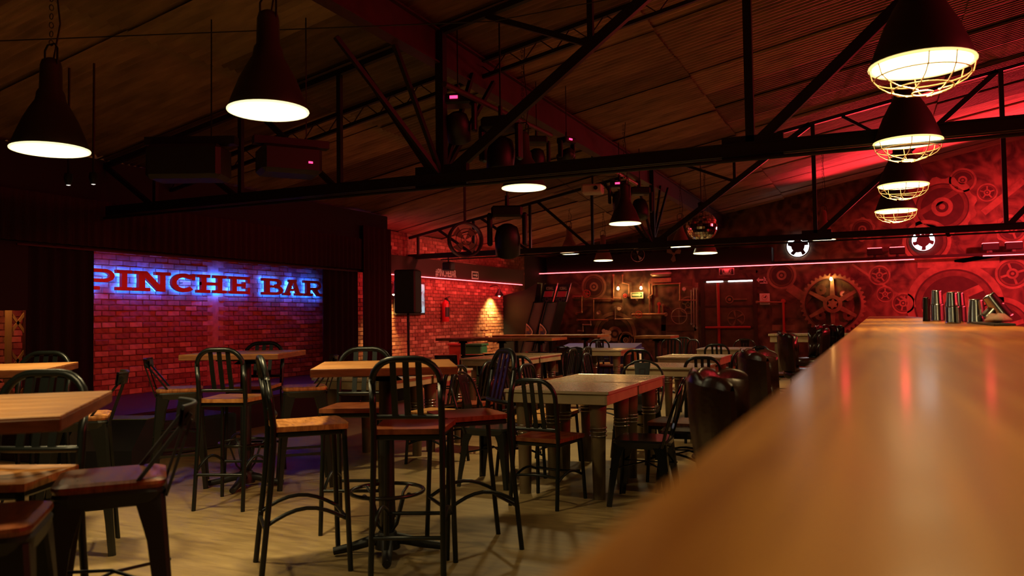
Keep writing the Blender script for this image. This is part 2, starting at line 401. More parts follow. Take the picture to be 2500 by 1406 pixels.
# wall behind the stage and brick wall further back: mortar slab + bricks
def brick_wall(name, X, y0, y1, z0, z1, pale, vis, seed, strip=None, bl=.235, bh=.072, pale_low=True):
    bl = .205
    w_ = struct(name, MB().box(X-.25, X, y0, y1, z0, z1), M['mortar'])
    rn = random.Random(seed); meshes = []
    for k, m in enumerate(M['brick']+[M['brick_pale']]):
        for t in range(2):
            mb = MB(); r2 = random.Random(k*7+t); L = bl-.010; H = bh-.008; j = lambda: r2.uniform(-.003, .003)
            A = [(-.01, -L/2, -H/2), (-.01, L/2, -H/2), (-.01, L/2, H/2), (-.01, -L/2, H/2)]
            B = [(.012, -L/2+.004+j(), -H/2+.004+j()), (.012, L/2-.004+j(), -H/2+.004+j()), (.012, L/2-.004+j(), H/2-.004+j()), (.012, -L/2+.004+j(), H/2-.004+j())]
            mb.frustum(A, B); meshes.append(mb.mesh('brick', m))
    cells = []
    nz = int((z1-z0)/bh); ny = int((y1-y0)/bl)+1
    for iz in range(nz):
        for iy in range(ny):
            y = y0+iy*bl+(bl/2 if iz % 2 else 0)+bl/2; z = z0+iz*bh+bh/2
            if y+bl/2 > y1: continue
            if strip and strip[0] < y < strip[1]: continue
            cells.append((vis(y, z), y, z))
    cells.sort(key=lambda c: -c[0])
    rest = MB()
    for i, (sc_, y, z) in enumerate(cells):
        p = rn.random() < pale*(1.5 if (pale_low and z < z0+1.0) else .6)
        k = 4 if p else rn.choice((0, 0, 1, 1, 2, 3))
        off = rn.uniform(-.006, .006)
        if i < 300 and sc_ > 0:
            obj('brick', meshes[k*2+rn.randint(0, 1)], parent=w_, loc=(X+off, y+rn.uniform(-.004, .004), z+rn.uniform(-.002, .002)), rot=(rn.uniform(-.012, .012), 0, rn.uniform(-.02, .02)))
        else:
            rest.use((M['brick']+[M['brick_pale']])[k]).box(X-.01+off, X+.012+off, y-bl/2+.007, y+bl/2-.007, z-bh/2+.006, z+bh/2-.006)
    if rest.v: obj('brickwork', rest, parent=w_, kind='stuff')
    if strip: obj('plaster_strip', MB().box(X-.01, X+.006, strip[0]-.05, strip[1]+.05, z0, z1), M['plaster'], parent=w_)
    return w_
brick_wall('wall_left', XS, 4.6, 11.4, 0, roofz(XS), .14, lambda y, z: 1 if (6.5 < y < 11.3 and .55 < z < 2.3) else 0, 11, strip=(8.75, 9.0))
brick_wall('wall_far_left', XW, 11.4, 18.9, 0, roofz(XW)+.02, .18, lambda y, z: 1 if (11.6 < y < 17.9 and .95 < z < 2.12) else 0, 12)
struct('wall_left_corner', MB().box(XW-.25, XW-.02, 18.9, YB, 0, roofz(XW)), M['dark_wall'])
struct('wall_left_near', MB().box(XS-.2, XS, -3, 4.6, 0, roofz(XS)), M['dark_wall'])
# stage
struct('stage_platform', MB().box(XS, -6.85, 4.9, 11.2, 0, .36, .01), M['stage'])
struct('trim_1', MB().box(-6.86, -6.83, 4.9, 11.2, .0, .34), M['curtain'])
# proscenium beam above the stage
zl = CAMH+.104*7.5
pb = MB(); pb.use(M['dark_wall']); pb.box(XP-.12, XP, 2.2, 11.45, zl, roofz(XP)-.02)
pb.box(XP-.12, XP, 2.2, 5.12, 1.42, zl)
struct('lintel', pb)
struct('trim_2', MB().box(XP, XP+.015, 5.0, 11.45, zl-.012, zl+.006), M['band'])
# red band beam over the back-left brick wall
struct('trim_3', MB().box(-8.18, -7.98, 11.5, 18.35, 2.115, 2.47, .004), M['band'])
# black soffit along the back wall, thin rail to its right
xa = PY(1300, 668, 20.0).x; xb = PY(1885, 645, 20.0).x; xc = PY(2232, 632, 20.0).x
zs = PY(1600, 656, 20.0).z
struct('trim_4', MB().box(-8.0, xb, 20.0, YB, zs, zs+.42, .005), M['soffit'])
struct('trim_5', MB().box(xb, 5.0, 19.95, 20.02, zs+.005, zs+.065), M['soffit'])

# --- neon tubes
def neon(name, pts, label, r=.008):
    o = obj(name, MB().tube(pts, r, 8), M['neon']); return tag(o, label, 'neon light')
zn = 2.10
neon('neon_tube', [(-7.96, 11.6, zn), (-7.96, 18.2, zn)], 'straight red neon tube under the dark band on the left brick wall')
neon('neon_tube', [(xa, 19.97, zs-.015), ((xa+xc)/2, 19.97, zs-.02), (xc, 19.97, zs-.015)], 'long red neon tube running above the door in the back wall', .009)
p1 = PY(2400, 622, 19.9); p2 = PY(2492, 619, 19.9)
neon('neon_tube', [(p1.x, 19.93, zs+.0), (p2.x+.5, 19.93, zs+.0)], 'short red neon tube at the right end of the mural rail', .009)
area_light('neon_wash_left', (-7.9, 14.9, 2.06), (-.45, 0, -1), 6.4, .1, 26, RED)
area_light('neon_wash_back', (-2.8, 19.93, zs-.06), (0, .5, -1), 9.5, .1, 15, RED)
area_light('neon_wash_top', (-7.85, 14.6, 2.52), (-.35, 0, 1), 6.0, .1, 9, RED)  # red light added on top of the band to redden the upper bricks

# =================================================================== TRUSSES
CH = CAMH+1.2
def truss(Y, label):
    t = thing('roof_truss', label, 'truss', (0, Y, 0))
    def p(x, z): return (x, 0, z)
    top = lambda x: roofz(x)-.08
    xl = -7.45 if Y < 10 else -8.15
    mb = MB(); mb.box(xl, 5.2, -.045, -.012, CH-.045, CH+.045); mb.box(xl, 5.2, .012, .045, CH-.045, CH+.045); mb.box(xl, 5.2, -.05, .05, CH+.035, CH+.05)
    obj('bottom_chord', mb, M['truss'], t)
    mb = MB(); mb.bar(p(xl, top(xl)), p(5.2, top(5.2)), .05, .05); obj('top_chord', mb, M['truss'], t)
    mb = MB(); mb.tube([(-7.4, -.09, CH-.085), (5.2, -.09, CH-.085)], .014, 6); obj('conduit', mb, M['truss'], t)
    for x in (-3.35, -.78, 1.76, 4.3): obj('post', MB().bar(p(x, CH), p(x, top(x)), .06 if x != -3.35 else .075), M['truss'], t)
    for x in (-4.42, -5.6, -6.75): obj('post', MB().bar(p(x, CH), p(x, top(x)), .042), M['truss'], t)
    for a, b, w_ in ((-3.3, -.82, .085), (-.75, 1.72, .075), (1.8, 4.25, .075)):
        obj('diagonal', MB().bar(p(a, CH+.03), p(b, top(b)), .05, w_), M['truss'], t)
        m_ = a+(b-a)*.53; zm = CH+.03+(top(b)-CH-.03)*.53
        obj('sub_post', MB().bar(p(m_, zm), p(m_, top(m_)), .045), M['truss'], t)
        obj('sub_strut', MB().bar(p(a+.4, top(a+.4)-.02), p(m_-.02, zm+.02), .045), M['truss'], t)
    if Y > 10: obj('post', MB().bar(p(-7.95, CH), p(-7.95, top(-7.95)), .042), M['truss'], t)
    for a, b in ((-4.2, -3.42), (-5.45, -4.47), (-6.6, -5.65), (-7.5, -6.8)):
        obj('diagonal', MB().bar(p(a, top(a)), p(b, CH+.02), .045), M['truss'], t)
    for dy, x in ((-.62, -3.45), (-.95, -3.75), (.6, -3.35), (.95, -3.3)):
        obj('knee_brace', MB().bar(p(-3.35, CH+.02), (x, dy, top(x)-.2), .035), M['truss'], t)
    mb = MB(); mb.box(-3.6, -3.1, -.03, .03, CH-.06, CH+.12); obj('gusset_plate', mb, M['truss'], t)
    mb = MB(); mb.box(-.98, -.55, -.03, .03, CH-.06, CH+.1); obj('gusset_plate', mb, M['truss'], t)
    return t
truss(5.97, 'near black steel roof truss whose thick diagonal crosses the picture')
truss(13.2, 'far black steel roof truss in front of the red mural')
# ridge beam along the room
rb = thing('roof_beam', 'dark red steel beam running lengthwise under the corrugated roof', 'beam', (0, 0, 0))
zt = roofz(-3.4)-.05
obj('web', MB().box(-3.42, -3.38, 2.0, YB, zt-.29, zt), M['beam'], rb)
obj('lower_flange', MB().box(-3.46, -3.34, 2.0, YB, zt-.30, zt-.285), M['beam'], rb)
obj('upper_flange', MB().box(-3.46, -3.34, 2.0, YB, zt-.01, zt+.005), M['beam'], rb)
# open-web joists going up the slope
def joist(Y, x0, x1, label):
    t = thing('lattice_joist', label, 'joist', (0, Y, 0))
    z = lambda x: roofz(x)-.06
    obj('upper_rod', MB().bar((x0, 0, z(x0)), (x1, 0, z(x1)), .04), M['truss'], t)
    obj('lower_rod', MB().bar((x0, 0, z(x0)-.16), (x1, 0, z(x1)-.16), .035), M['truss'], t)
    mb = MB(); n = int((x1-x0)/.16); P = [(x0+i*(x1-x0)/n, 0, z(x0+i*(x1-x0)/n)-(.16 if i % 2 else 0)) for i in range(n+1)]
    mb.tube(P, .008, 5); obj('zigzag_rod', mb, M['beam'], t)
joist(6.85, -8.0, -1.0, 'black lattice joist with zigzag rods climbing the roof slope')
joist(3.1, -8.0, 5.0, 'dark lattice joist climbing the roof above the two left lamps')
# thin stay wires
def wire(pts, label, r=.004, m='truss'): return tag(obj('wire', MB().tube(pts, r, 5), M[m]), label, 'wire')
a = PX(0, 100, -5.2); wire([a, Vector((-2.2, 4.6, a.z+.05)), Vector((4.8, 6.2, a.z+.75))], 'thin wire stretched across the room under the roof')

# =================================================================== BAR
BARZ = CAMH-.07
t = thing('bar_counter', 'long bar counter with a glossy orange-brown wooden top', 'counter', (0, 0, 0))
mb = MB(); mb.box(-.086, .61, -1.2, 18.4, BARZ-.055, BARZ, .006); obj('counter_top', mb, M['bar_wood'], t)
mb = MB(); mb.box(.17, .55, -1.2, 18.3, .08, BARZ-.055); obj('body', mb, M['bar_side'], t)
mb = MB(); mb.box(.2, .52, -1.2, 18.25, 0, .08); obj('plinth', mb, M['black'], t)
mb = MB(); mb.tube([(.02, -1.2, .2), (.02, 18.2, .2)], .02, 10); obj('foot_rail', mb, M['gunmetal'], t)
for k in range(11): obj('panel', MB().box(.155, .17, -1.0+k*1.75, .65+k*1.75, .15, 1.08, .006), M['bar_side'], t)
# rubber mat and towel
mt = thing('bar_mat', 'dark rubber mat along the right edge of the bar', 'mat', (.56, 4.9, BARZ))
mb = MB(); mb.box(-.045, .045, -.55, .6, 0, .012, .003); obj('pad', mb, M['black'], mt)
tw = MB(); tw.lathe([(0, 0), (.05, .005), (.055, .02), (.035, .035), (.015, .038), (0, .036)], 14)
for i, v in enumerate(tw.v): tw.v[i] = Vector((v.x*(1+.25*math.sin(9*v.y*20)), v.y*1.3, v.z*(1+.3*math.sin(5*i))))
tag(obj('towel', tw, M['cloth_tan'], loc=(.56, 4.6, BARZ+.013)), 'crumpled tan towel on the dark mat at the edge of the bar', 'towel')

# shaker tins
def cup_prof(r0_, r1_, h): return [(r0_, 0), (r0_+.0015, .004), (r0_*.985, .012), (r1_+.002, h-.01), (r1_, h-.002), (r1_-.004, h), (r1_-.006, h-.003), (0, h-.003)]
def tin(px, dist, h, r, label, double=False, tilt=None, m='steel'):
    p = W(px, dist); t = thing('cocktail_shaker', label, 'shaker', (p.x, p.y, BARZ))
    h1 = h*.56 if double else h
    obj('lower_cup', MB().lathe(cup_prof(r, r*.74 if not double else r*.9, h1), 28), M[m], t)
    if double: obj('upper_cup', MB().lathe([(q[0], q[1]+h*.44) for q in cup_prof(r*.86, r*.66, h*.56)], 28), M[m], t)
    return t
tin(2264, 6.2, .185, .030, 'dark short shaker tin, furthest left on the bar', m='gunmetal')
tin(2290, 6.0, .235, .050, 'tallest stack of two shaker tins on the bar, second from the left end', True)
tin(2327, 4.75, .188, .042, 'stacked shaker tins just left of the squat cup on the bar', True)
tin(2343, 5.05, .195, .042, 'stack of shaker tins behind another stack on the bar', True)
tin(2385, 4.65, .142, .050, 'squat upside-down shaker cup beside the leaning pair')
p = W(2420, 4.55)
t = thing('cocktail_shaker', 'upright leaning shaker cup of the tipped pair at the bar edge', 'shaker', (p.x-.02, p.y, BARZ+.002), 0)
o = obj('cup', MB().lathe(cup_prof(.040, .030, .12), 28), M['steel'], t, rot=(0, math.radians(38), 0), loc=(0, 0, .025))
t = thing('cocktail_shaker', 'large shaker tin tipped over a smaller one at the bar edge', 'shaker', (p.x+.075, p.y, BARZ+.002), 0)
o = obj('cup', MB().lathe(cup_prof(.047, .034, .16), 28), M['steel'], t, rot=(0, math.radians(-32), 0), loc=(0.0, 0, .025))

# =================================================================== PENDANT LAMPS
def pendant(name, label, x, y, zrim, caged=False, D=.46, shade='lamp_shade', power=None, lit=True, group=None):
    t = thing(name, label, 'lamp', (x, y, zrim), 0, group)
    R = D/2
    outer = [(R, 0), (R*1.0, .014), (R*.90, .075), (R*.72, .17), (R*.52, .25), (R*.40, .29), (R*.36, .33)]
    obj('shade', MB().lathe(outer, 36), M[shade], t)
    # lathe caps the ends; the reflector and glass sit just under the rim
    obj('rim', MB().tube([(R*math.cos(k*PI/18), R*math.sin(k*PI/18), 0) for k in range(36)], .007, 8, True), M['lamp_in_bar' if caged else 'lamp_in'], t)
    obj('glass', MB().lathe([(R*.955, -.001), (R*.9, -.006), (0, -.008)], 36), M['lamp_glow_bar' if caged else 'lamp_glow'], t)
    obj('ballast', MB().lathe([(R*.38, .32), (R*.36, .34), (R*.30, .36), (R*.28, .50), (R*.24, .53), (R*.12, .545)], 20), M[shade], t)
    mb = MB(); mb.tube([(-.055, 0, .5), (-.055, 0, .60), (-.03, 0, .63), (.03, 0, .63), (.055, 0, .60), (.055, 0, .5)], .006, 6); obj('yoke', mb, M['black'], t)
    zt_ = roofz(x)-zrim-.02
    mb = MB(); n = max(3, int((zt_-.63)/.05))
    for k in range(n):
        z0 = .625+k*(zt_-.63)/n; L = (zt_-.63)/n*.62
        ring = [(.012*math.cos(a_*PI/4)*(1 if k % 2 else .2), .012*math.cos(a_*PI/4)*(.2 if k % 2 else 1), z0+L*.55*math.sin(a_*PI/4)+L*.4) for a_ in range(8)]
        mb.tube(ring, .0028, 4, True)
    obj('chain', mb, M['black'], t)
    mb = MB(); mb.tube([(.02, 0, .53), (.05, .02, .75), (.015, .0, zt_*.7+.2), (.03, 0, zt_)], .005, 5); obj('cord', mb, M['black'], t)
    if caged:
        for k, (rr, zz) in enumerate(((R*.92, -.05), (R*.58, -.105), (R*.2, -.125))):
            obj('cage_ring', MB().tube([(rr*math.cos(a_*PI/16), rr*math.sin(a_*PI/16), zz) for a_ in range(32)], .0032, 6, True), M['cage'], t)
        for k in range(4):
            a_ = k*PI/2+.35
            for s_ in (-.055, .055):
                ca, sa = math.cos(a_), math.sin(a_)
                P = [(rr*ca-s_*sa, rr*sa+s_*ca, zz) for rr, zz in ((R*.98, 0), (R*.92, -.05), (R*.78, -.082), (R*.58, -.105), (R*.2, -.125))]
                obj('cage_rib', MB().tube(P, .003, 5), M['cage'], t)
    if lit:
        area_light('pendant_lamp_light', (x, y, zrim-.02), (0, 0, -1), D*.4, D*.4, power if power is not None else (BAR_POWER if caged else LAMP_POWER), BARWARM if caged else WARM, 105 if caged else 125, 'DISK')
    return t
def lamp_at(px, py, D_px, label, D=.46, **k):
    dist = F*D/D_px; d = ray(px, py); p = CAM+d*(dist/d.dot(FH)); return pendant('pendant_lamp', label, p.x, p.y, p.z, D=D*.9, **k)
lamp_at(123, 366, 192, 'black bell pendant lamp at the far left of the room', group='plain bell pendant lamps')
lamp_at(655, 271, 211, 'black bell pendant lamp above the stage side, hung on a chain', group='plain bell pendant lamps')
lamp_at(1279, 459, 118, 'black bell pendant lamp hanging in front of the near truss chord', group='plain bell pendant lamps')
lamp_at(1526, 546, 84, 'grey bell pendant lamp below the moving head lights', group='plain bell pendant lamps', shade='lamp_shade')
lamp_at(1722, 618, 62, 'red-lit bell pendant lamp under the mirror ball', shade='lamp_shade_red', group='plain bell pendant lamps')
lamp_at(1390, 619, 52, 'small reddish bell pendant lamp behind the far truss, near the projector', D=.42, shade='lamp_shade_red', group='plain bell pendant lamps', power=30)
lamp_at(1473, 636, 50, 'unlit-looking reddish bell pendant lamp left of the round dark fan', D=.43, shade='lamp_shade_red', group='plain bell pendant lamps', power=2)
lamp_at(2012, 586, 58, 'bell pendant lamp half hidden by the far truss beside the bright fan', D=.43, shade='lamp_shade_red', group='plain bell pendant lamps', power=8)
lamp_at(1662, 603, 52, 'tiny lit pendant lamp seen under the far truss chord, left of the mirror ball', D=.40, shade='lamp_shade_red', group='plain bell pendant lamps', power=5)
for px, py, dd, lb in ((2250, 158, 262, 'largest caged pendant lamp, nearest over the bar'), (2216, 347, 170, 'second caged pendant lamp over the bar, cut by the truss chord'),
                       (2205, 453, 125, 'third caged pendant lamp over the bar'), (2187, 515, 103, 'smallest caged pendant lamp over the far end of the bar')):
    lamp_at(px, py, dd, lb, caged=True, group='caged pendant lamps in a row over the bar')
pendant('pendant_lamp', 'black bell pendant lamp above the nearest high table, outside the picture', -2.55, 1.0, CAMH+1.1, group='plain bell pendant lamps')
for yy, lb in ((.55, 'caged pendant lamp over the nearest part of the bar, above the picture'), (2.1, 'caged pendant lamp above the picture, just before the largest one'),):  # the nearest of these is added to brighten the near bar top
    pendant('pendant_lamp', lb, .24, yy, CAMH+1.12, caged=True, power=2.9, group='caged pendant lamps in a row over the bar')

# =================================================================== FURNITURE PROTOTYPES (facing local +Y)
def slat_chair(name, cat, seat_h, top, seat_mat, w_=.36, high=False, metal='frame'):
    t = bpy.data.objects.new(name, None); col.objects.link(t); t['category'] = cat; t.empty_display_size = .1
    d = .36; hw = w_/2-.014
    # seat: dished board
    mb = MB()
    def P(u, v):
        x = (u-.5)*(w_*1.04); y = -d/2+v*d*1.04; wdt = .90+.13*v; cx = min(1, 1.0)
        e = max(abs(u-.5)*2, 0)**6; f_ = abs(v-.5)*2
        dish = -.010*(1-(2*u-1)**2)*(1-(2*v-1)**2)
        return Vector((x*wdt, y-(.012*e if v > .5 else -.0), seat_h+dish))
    n = 8; mb.grid(P, n, n, True)
    mb.grid(lambda u, v: P(u, v)-Vector((0, 0, .026+.0*u)), n, n, True)
    for k in range(n):
        for (a, b) in (((k/n, 0), ((k+1)/n, 0)), ((k/n, 1), ((k+1)/n, 1)), ((0, k/n), (0, (k+1)/n)), ((1, k/n), (1, (k+1)/n))):
            p, q = P(*a), P(*b); dz = Vector((0, 0, .026)); mb.add([p, q, q-dz, p-dz], [(0, 1, 2, 3)])
    obj('seat', mb, M[seat_mat], t)
    mb = MB(); mb.box(-hw, hw, -d/2+.01, d/2, seat_h-.055, seat_h-.027, .006); obj('seat_frame', mb, M[metal], t)
    sp = .05 if not high else .065
    r = .0145
    # rear legs flow into the back; each leg its own mesh
    for s_ in (-1, 1):
        obj('leg', MB().tube([(s_*(hw+.008), -d/2-sp, 0), (s_*(hw+.002), -d/2-.018, seat_h*.62), (s_*hw, -d/2-.004, seat_h*.88), (s_*hw, -d/2-.004, seat_h+.01)], r, 8), M[metal], t)
        obj('leg', MB().tube([(s_*(hw+.018), d/2+.012, 0), (s_*(hw+.002), d/2-.014, seat_h-.03)], r*.95, 8), M[metal], t)
    H = top-seat_h; R = .115; pts = []
    yb = lambda z: -d/2-.004-.055*((z-seat_h)/H)**1.3
    for z in (0, .12, .24): pts.append((-hw, yb(seat_h+z*H/.36), seat_h+z*H/.36)) if z*H/.36 < H-R else None
    for k in range(7):
        a_ = PI-k*PI/12; z = top-R+R*math.sin(a_)-r; pts.append((-hw+R+R*math.cos(a_), yb(z), z))
    pts = pts+[(-p[0], p[1]+.0, p[2]) for p in reversed(pts)]
    obj('back_frame', MB().tube(pts, .0165, 8, flat=1.0), M[metal], t)
    for x in (-.062, 0, .062):
        z0 = seat_h+.065; z1 = top-.022
        mb = MB(); mb.bar((x*1.0, yb(z0)+.018, z0), (x, yb((z0+z1)/2)+.004, (z0+z1)/2), .030, .008, (0, 1, 0)); mb.bar((x, yb((z0+z1)/2)+.004, (z0+z1)/2), (x, yb(z1), z1), .030, .008, (0, 1, 0))
        obj('slat', mb, M[metal], t)
    P2 = [(hw*math.cos(PI-k*PI/8)*1.0, -d/2-.008+.022*math.sin(k*PI/8), seat_h+.058) for k in range(9)]
    obj('back_rail', MB().tube(P2, .0125, 8), M[metal], t)
    zs_ = .30 if high else .19
    if high:
        for s_ in (-1, 1):
            for dx in (0,):
                obj('stretcher', MB().tube([(s_*hw, -d/2-.045+k*(d+.04)/8, zs_-.05+.085*math.sin(k*PI/8*.9+.15)) for k in range(9)], .0105, 7), M[metal], t)
        obj('stretcher', MB().tube([(-hw, -d/2-.042, zs_-.06), (hw, -d/2-.042, zs_-.06)], .0105, 7), M[metal], t)
        obj('stretcher', MB().tube([(-hw, d/2, zs_-.04), (hw, d/2, zs_-.04)], .0105, 7), M[metal], t)
    else:
        for s_ in (-1, 1):
            obj('stretcher', MB().tube([(s_*hw, -d/2-.025+k*(d+.02)/8, zs_-.015+.05*math.sin(k*PI/8)) for k in range(9)], .009, 7), M[metal], t)
        obj('stretcher', MB().tube([(hw*(k/4-1), -d/2-.0+.06*math.sin(k*PI/8), zs_+.01) for k in range(9)], .009, 7), M[metal], t)
        obj('stretcher', MB().tube([(hw*(k/4-1), d/2-.03-.05*math.sin(k*PI/8), zs_+.01) for k in range(9)], .009, 7), M[metal], t)
    return t

def sheet_leg(sx, sy, seat_h, top_half, foot_half, wt, wb):
    mb = MB(); th = .012
    def corner(z, half, w_):
        x = sx*half; y = sy*half; return x, y, w_
    lv = []
    for f_, w_ in ((0, wb), (.25, wb*1.1), (.8, wt*.85), (1, wt*1.25)):
        half = foot_half+(top_half-foot_half)*f_; z = f_*(seat_h-.03); x = sx*half; y = sy*half
        lv.append([(x, y-sy*w_, z), (x, y-sy*.012, z), (x-sx*.012, y, z), (x-sx*w_, y, z), (x-sx*w_, y-sy*th, z), (x-sx*th*1.6, y-sy*th*1.6, z), (x-sx*th, y-sy*w_, z)])
    n = 7; vv = sum(lv, []); fs = [tuple(range(n)), tuple(reversed(range(3*n, 4*n)))]
    for k in range(3): fs += [(k*n+i, k*n+(i+1) % n, (k+1)*n+(i+1) % n, (k+1)*n+i) for i in range(n)]
    return mb.add(vv, fs)

def sheet_chair(name, cat, seat_h, back, seat_mat=None, metal='gunmetal', half=.158):
    """pressed-metal seat with tapering sheet legs; back = None, 'low' or 'splat'"""
    t = bpy.data.objects.new(name, None); col.objects.link(t); t['category'] = cat
    foot = half+(.055 if seat_h > .6 else .045)
    rc = .05
    def rounded(h, r, n=4):
        out = []
        for cx, cy, a0 in ((h-r, h-r, 0), (-h+r, h-r, PI/2), (-h+r, -h+r, PI), (h-r, -h+r, 1.5*PI)):
            out += [(cx+r*math.cos(a0+k*PI/2/n), cy+r*math.sin(a0+k*PI/2/n)) for k in range(n+1)]
        return out
    pan = MB(); A = rounded(half+.012, rc); B = rounded(half+.004, rc)
    pan.frustum([(x, y, seat_h-.062) for x, y in B], [(x, y, seat_h-.02) for x, y in A])
    pan.frustum([(x, y, seat_h-.02) for x, y in A], [(x*.95, y*.95, seat_h-.006) for x, y in A])
    obj('seat_pan', pan, M[metal], t)
    if seat_mat:
        s = MB(); C_ = rounded(half+.006, .04)
        s.frustum([(x, y, seat_h-.008) for x, y in C_], [(x*1.03, y*1.03, seat_h+.004) for x, y in C_]); s.frustum([(x*1.03, y*1.03, seat_h+.004) for x, y in C_], [(x*1.02, y*1.02, seat_h+.014) for x, y in C_]); s.frustum([(x*1.02, y*1.02, seat_h+.014) for x, y in C_], [(x*.9, y*.9, seat_h+.021) for x, y in C_])
        obj('seat', s, M[seat_mat], t)
    for sx in (-1, 1):
        for sy in (-1, 1): obj('leg', sheet_leg(sx, sy, seat_h, half+.004, foot, .075, .038), M[metal], t)
    if seat_h > .6:
        z = .26; h_ = half+(foot-half)*(1-z/seat_h)
        for a, b in (((-h_, -h_+.02), (h_, -h_+.02)), ((-h_, h_-.02), (h_, h_-.02)), ((-h_+.02, -h_), (-h_+.02, h_)), ((h_-.02, -h_), (h_-.02, h_))):
            obj('stretcher', MB().bar((*a, z), (*b, z), .008, .02), M[metal], t)
    mb = MB(); zx = seat_h*.55; h_ = half+(foot-half)*.45
    mb.tube([(-h_, -h_, zx), (0, 0, zx+.035), (h_, h_, zx)], .006, 6); mb.tube([(-h_, h_, zx), (0, 0, zx+.028), (h_, -h_, zx)], .006, 6); obj('cross_brace', mb, M[metal], t)
    if back == 'low':
        top = seat_h+.235
        for s_ in (-1, 1):
            obj('back_post', MB().bar((s_*(half-.01), -half*.35, seat_h-.02), (s_*(half-.02), -half-.085, top-.01), .026, .012, (0, 1, 0)), M[metal], t)
            obj('back_post', MB().bar((s_*(half-.01), -half-.008, seat_h-.04), (s_*(half-.02), -half-.085, top-.03), .02, .009, (0, 1, 0)), M[metal], t)
        def P(u, v):
            x = (u-.5)*2*(half+.004); return Vector((x, -half-.088+.045*((u-.5)*2)**2*1.0-.008*v, top-.05+.062*v))
        mb = MB(); mb.grid(P, 10, 2); mb.grid(lambda u, v: P(1-u, v)-Vector((0, .012, 0)), 10, 2); mb.tube([P(k/10, 1)-Vector((0, .006, 0)) for k in range(11)], .009, 6); obj('backrest', mb, M[metal], t)
    if back == 'splat':
        top = seat_h+.41; w_ = half+.03; pts = []
        pts = [(-half-.004, -half+.02, seat_h-.05), (-w_, -half-.03, seat_h+.12)]
        for k in range(9):
            a_ = PI-k*PI/8; pts.append((math.cos(a_)*w_*.98, -half-.04-.05*math.sin(a_)-.03, seat_h+.24+math.sin(a_)*.165))
        pts += [(w_, -half-.03, seat_h+.12), (half+.004, -half+.02, seat_h-.05)]
        obj('back_frame', MB().tube(pts, .011, 8), M[metal], t)
        sp = MB()
        Pt = lambda x, v: (x, -half+.002-.118*v+.02*v*v, seat_h-.02+v*.405)
        for a, b, wa, wb_ in ((0, .5, .048, .06), (.5, 1.0, .06, .078)):
            p0, p1 = Pt(0, a), Pt(0, b)
            A = [(-wa, p0[1], p0[2]), (wa, p0[1], p0[2]), (wa, p0[1]-.006, p0[2]), (-wa, p0[1]-.006, p0[2])]
            B = [(-wb_, p1[1], p1[2]), (wb_, p1[1], p1[2]), (wb_, p1[1]-.006, p1[2]), (-wb_, p1[1]-.006, p1[2])]
            sp.frustum(A, B)
        for s_ in (-1, 1):
            sp.tube([Pt(s_*.022, .45), Pt(s_*.026, .85)], .0035, 5)
        sp.tube([Pt(-.026, .85), Pt(.026, .85)], .0035, 5)
        obj('splat', sp, M[metal], t)
    return t

def tufted_stool():
    t = bpy.data.objects.new('tufted_stool', None); col.objects.link(t); t['category'] = 'bar stool'
    sh = .72
    mb = MB(); mb.lathe([(.18, 0), (.205, .015), (.21, .05), (.20, .085), (.15, .10), (0, .105)], 24, (0, 0, sh-.10)); obj('seat', mb, M['leather'], t)
    A0 = math.radians(200); A1 = math.radians(340)
    def bul(u, v):
        ch = abs(math.sin(u*5*PI)); cv = abs(math.sin(v*2*PI+(PI/2 if False else 0)))
        return .045*(ch**.6)*(.45+.55*cv)
    def In(u, v):
        a_ = A0+(A1-A0)*u; R = .215-.018-bul(u, v)*math.sin(min(1, max(0, v*1.0))*PI)**.3; z = sh+.02+v*(.30+.02*math.sin(u*PI))
        R += .035*v; return Vector((R*math.cos(a_), R*math.sin(a_), z))
    def Out(u, v):
        a_ = A0+(A1-A0)*u; R = .225+.04*v+.010*math.sin(v*PI); return Vector((R*math.cos(a_), R*math.sin(a_), sh-.02+v*(.34+.02*math.sin(u*PI))))
    mb = MB(); nu, nv = 50, 16
    mb.grid(In, nu, nv); mb.grid(lambda u, v: Out(1-u, v), nu, nv)
    def Top(u, v):
        a = In(u, 1); b = Out(u, 1); p = a.lerp(b, v); p.z += (.018+.02*abs(math.sin(u*5*PI))**.6)*math.sin(v*PI); return p
    mb.grid(Top, nu, 6)
    for u in (0, 1): mb.grid(lambda a, b: In(u, a).lerp(Out(u, a), b), 8, 2)
    obj('backrest', mb, M['leather'], t)
    for i in range(4):
        for v in (.25, .52, .78):
            u = (i+1)/5; p = In(u, v); obj('button', MB().lathe([(.009, -.004), (.006, .004), (0, .005)], 8), M['black'], t, loc=p)
    mb = MB(); mb.lathe([(.12, 0), (.12, .02), (.03, .03), (.03, .06)], 16, (0, 0, sh-.19)); obj('swivel', mb, M['black'], t)
    for sx in (-1, 1):
        for sy in (-1, 1): obj('leg', MB().bar((sx*.21, sy*.21, 0), (sx*.12, sy*.12, sh-.15), .03), M['black'], t)
    obj('foot_ring', MB().tube([(.185*math.cos(k*PI/10), .185*math.sin(k*PI/10), .27) for k in range(20)], .010, 7, True), M['gunmetal'], t)
    return t

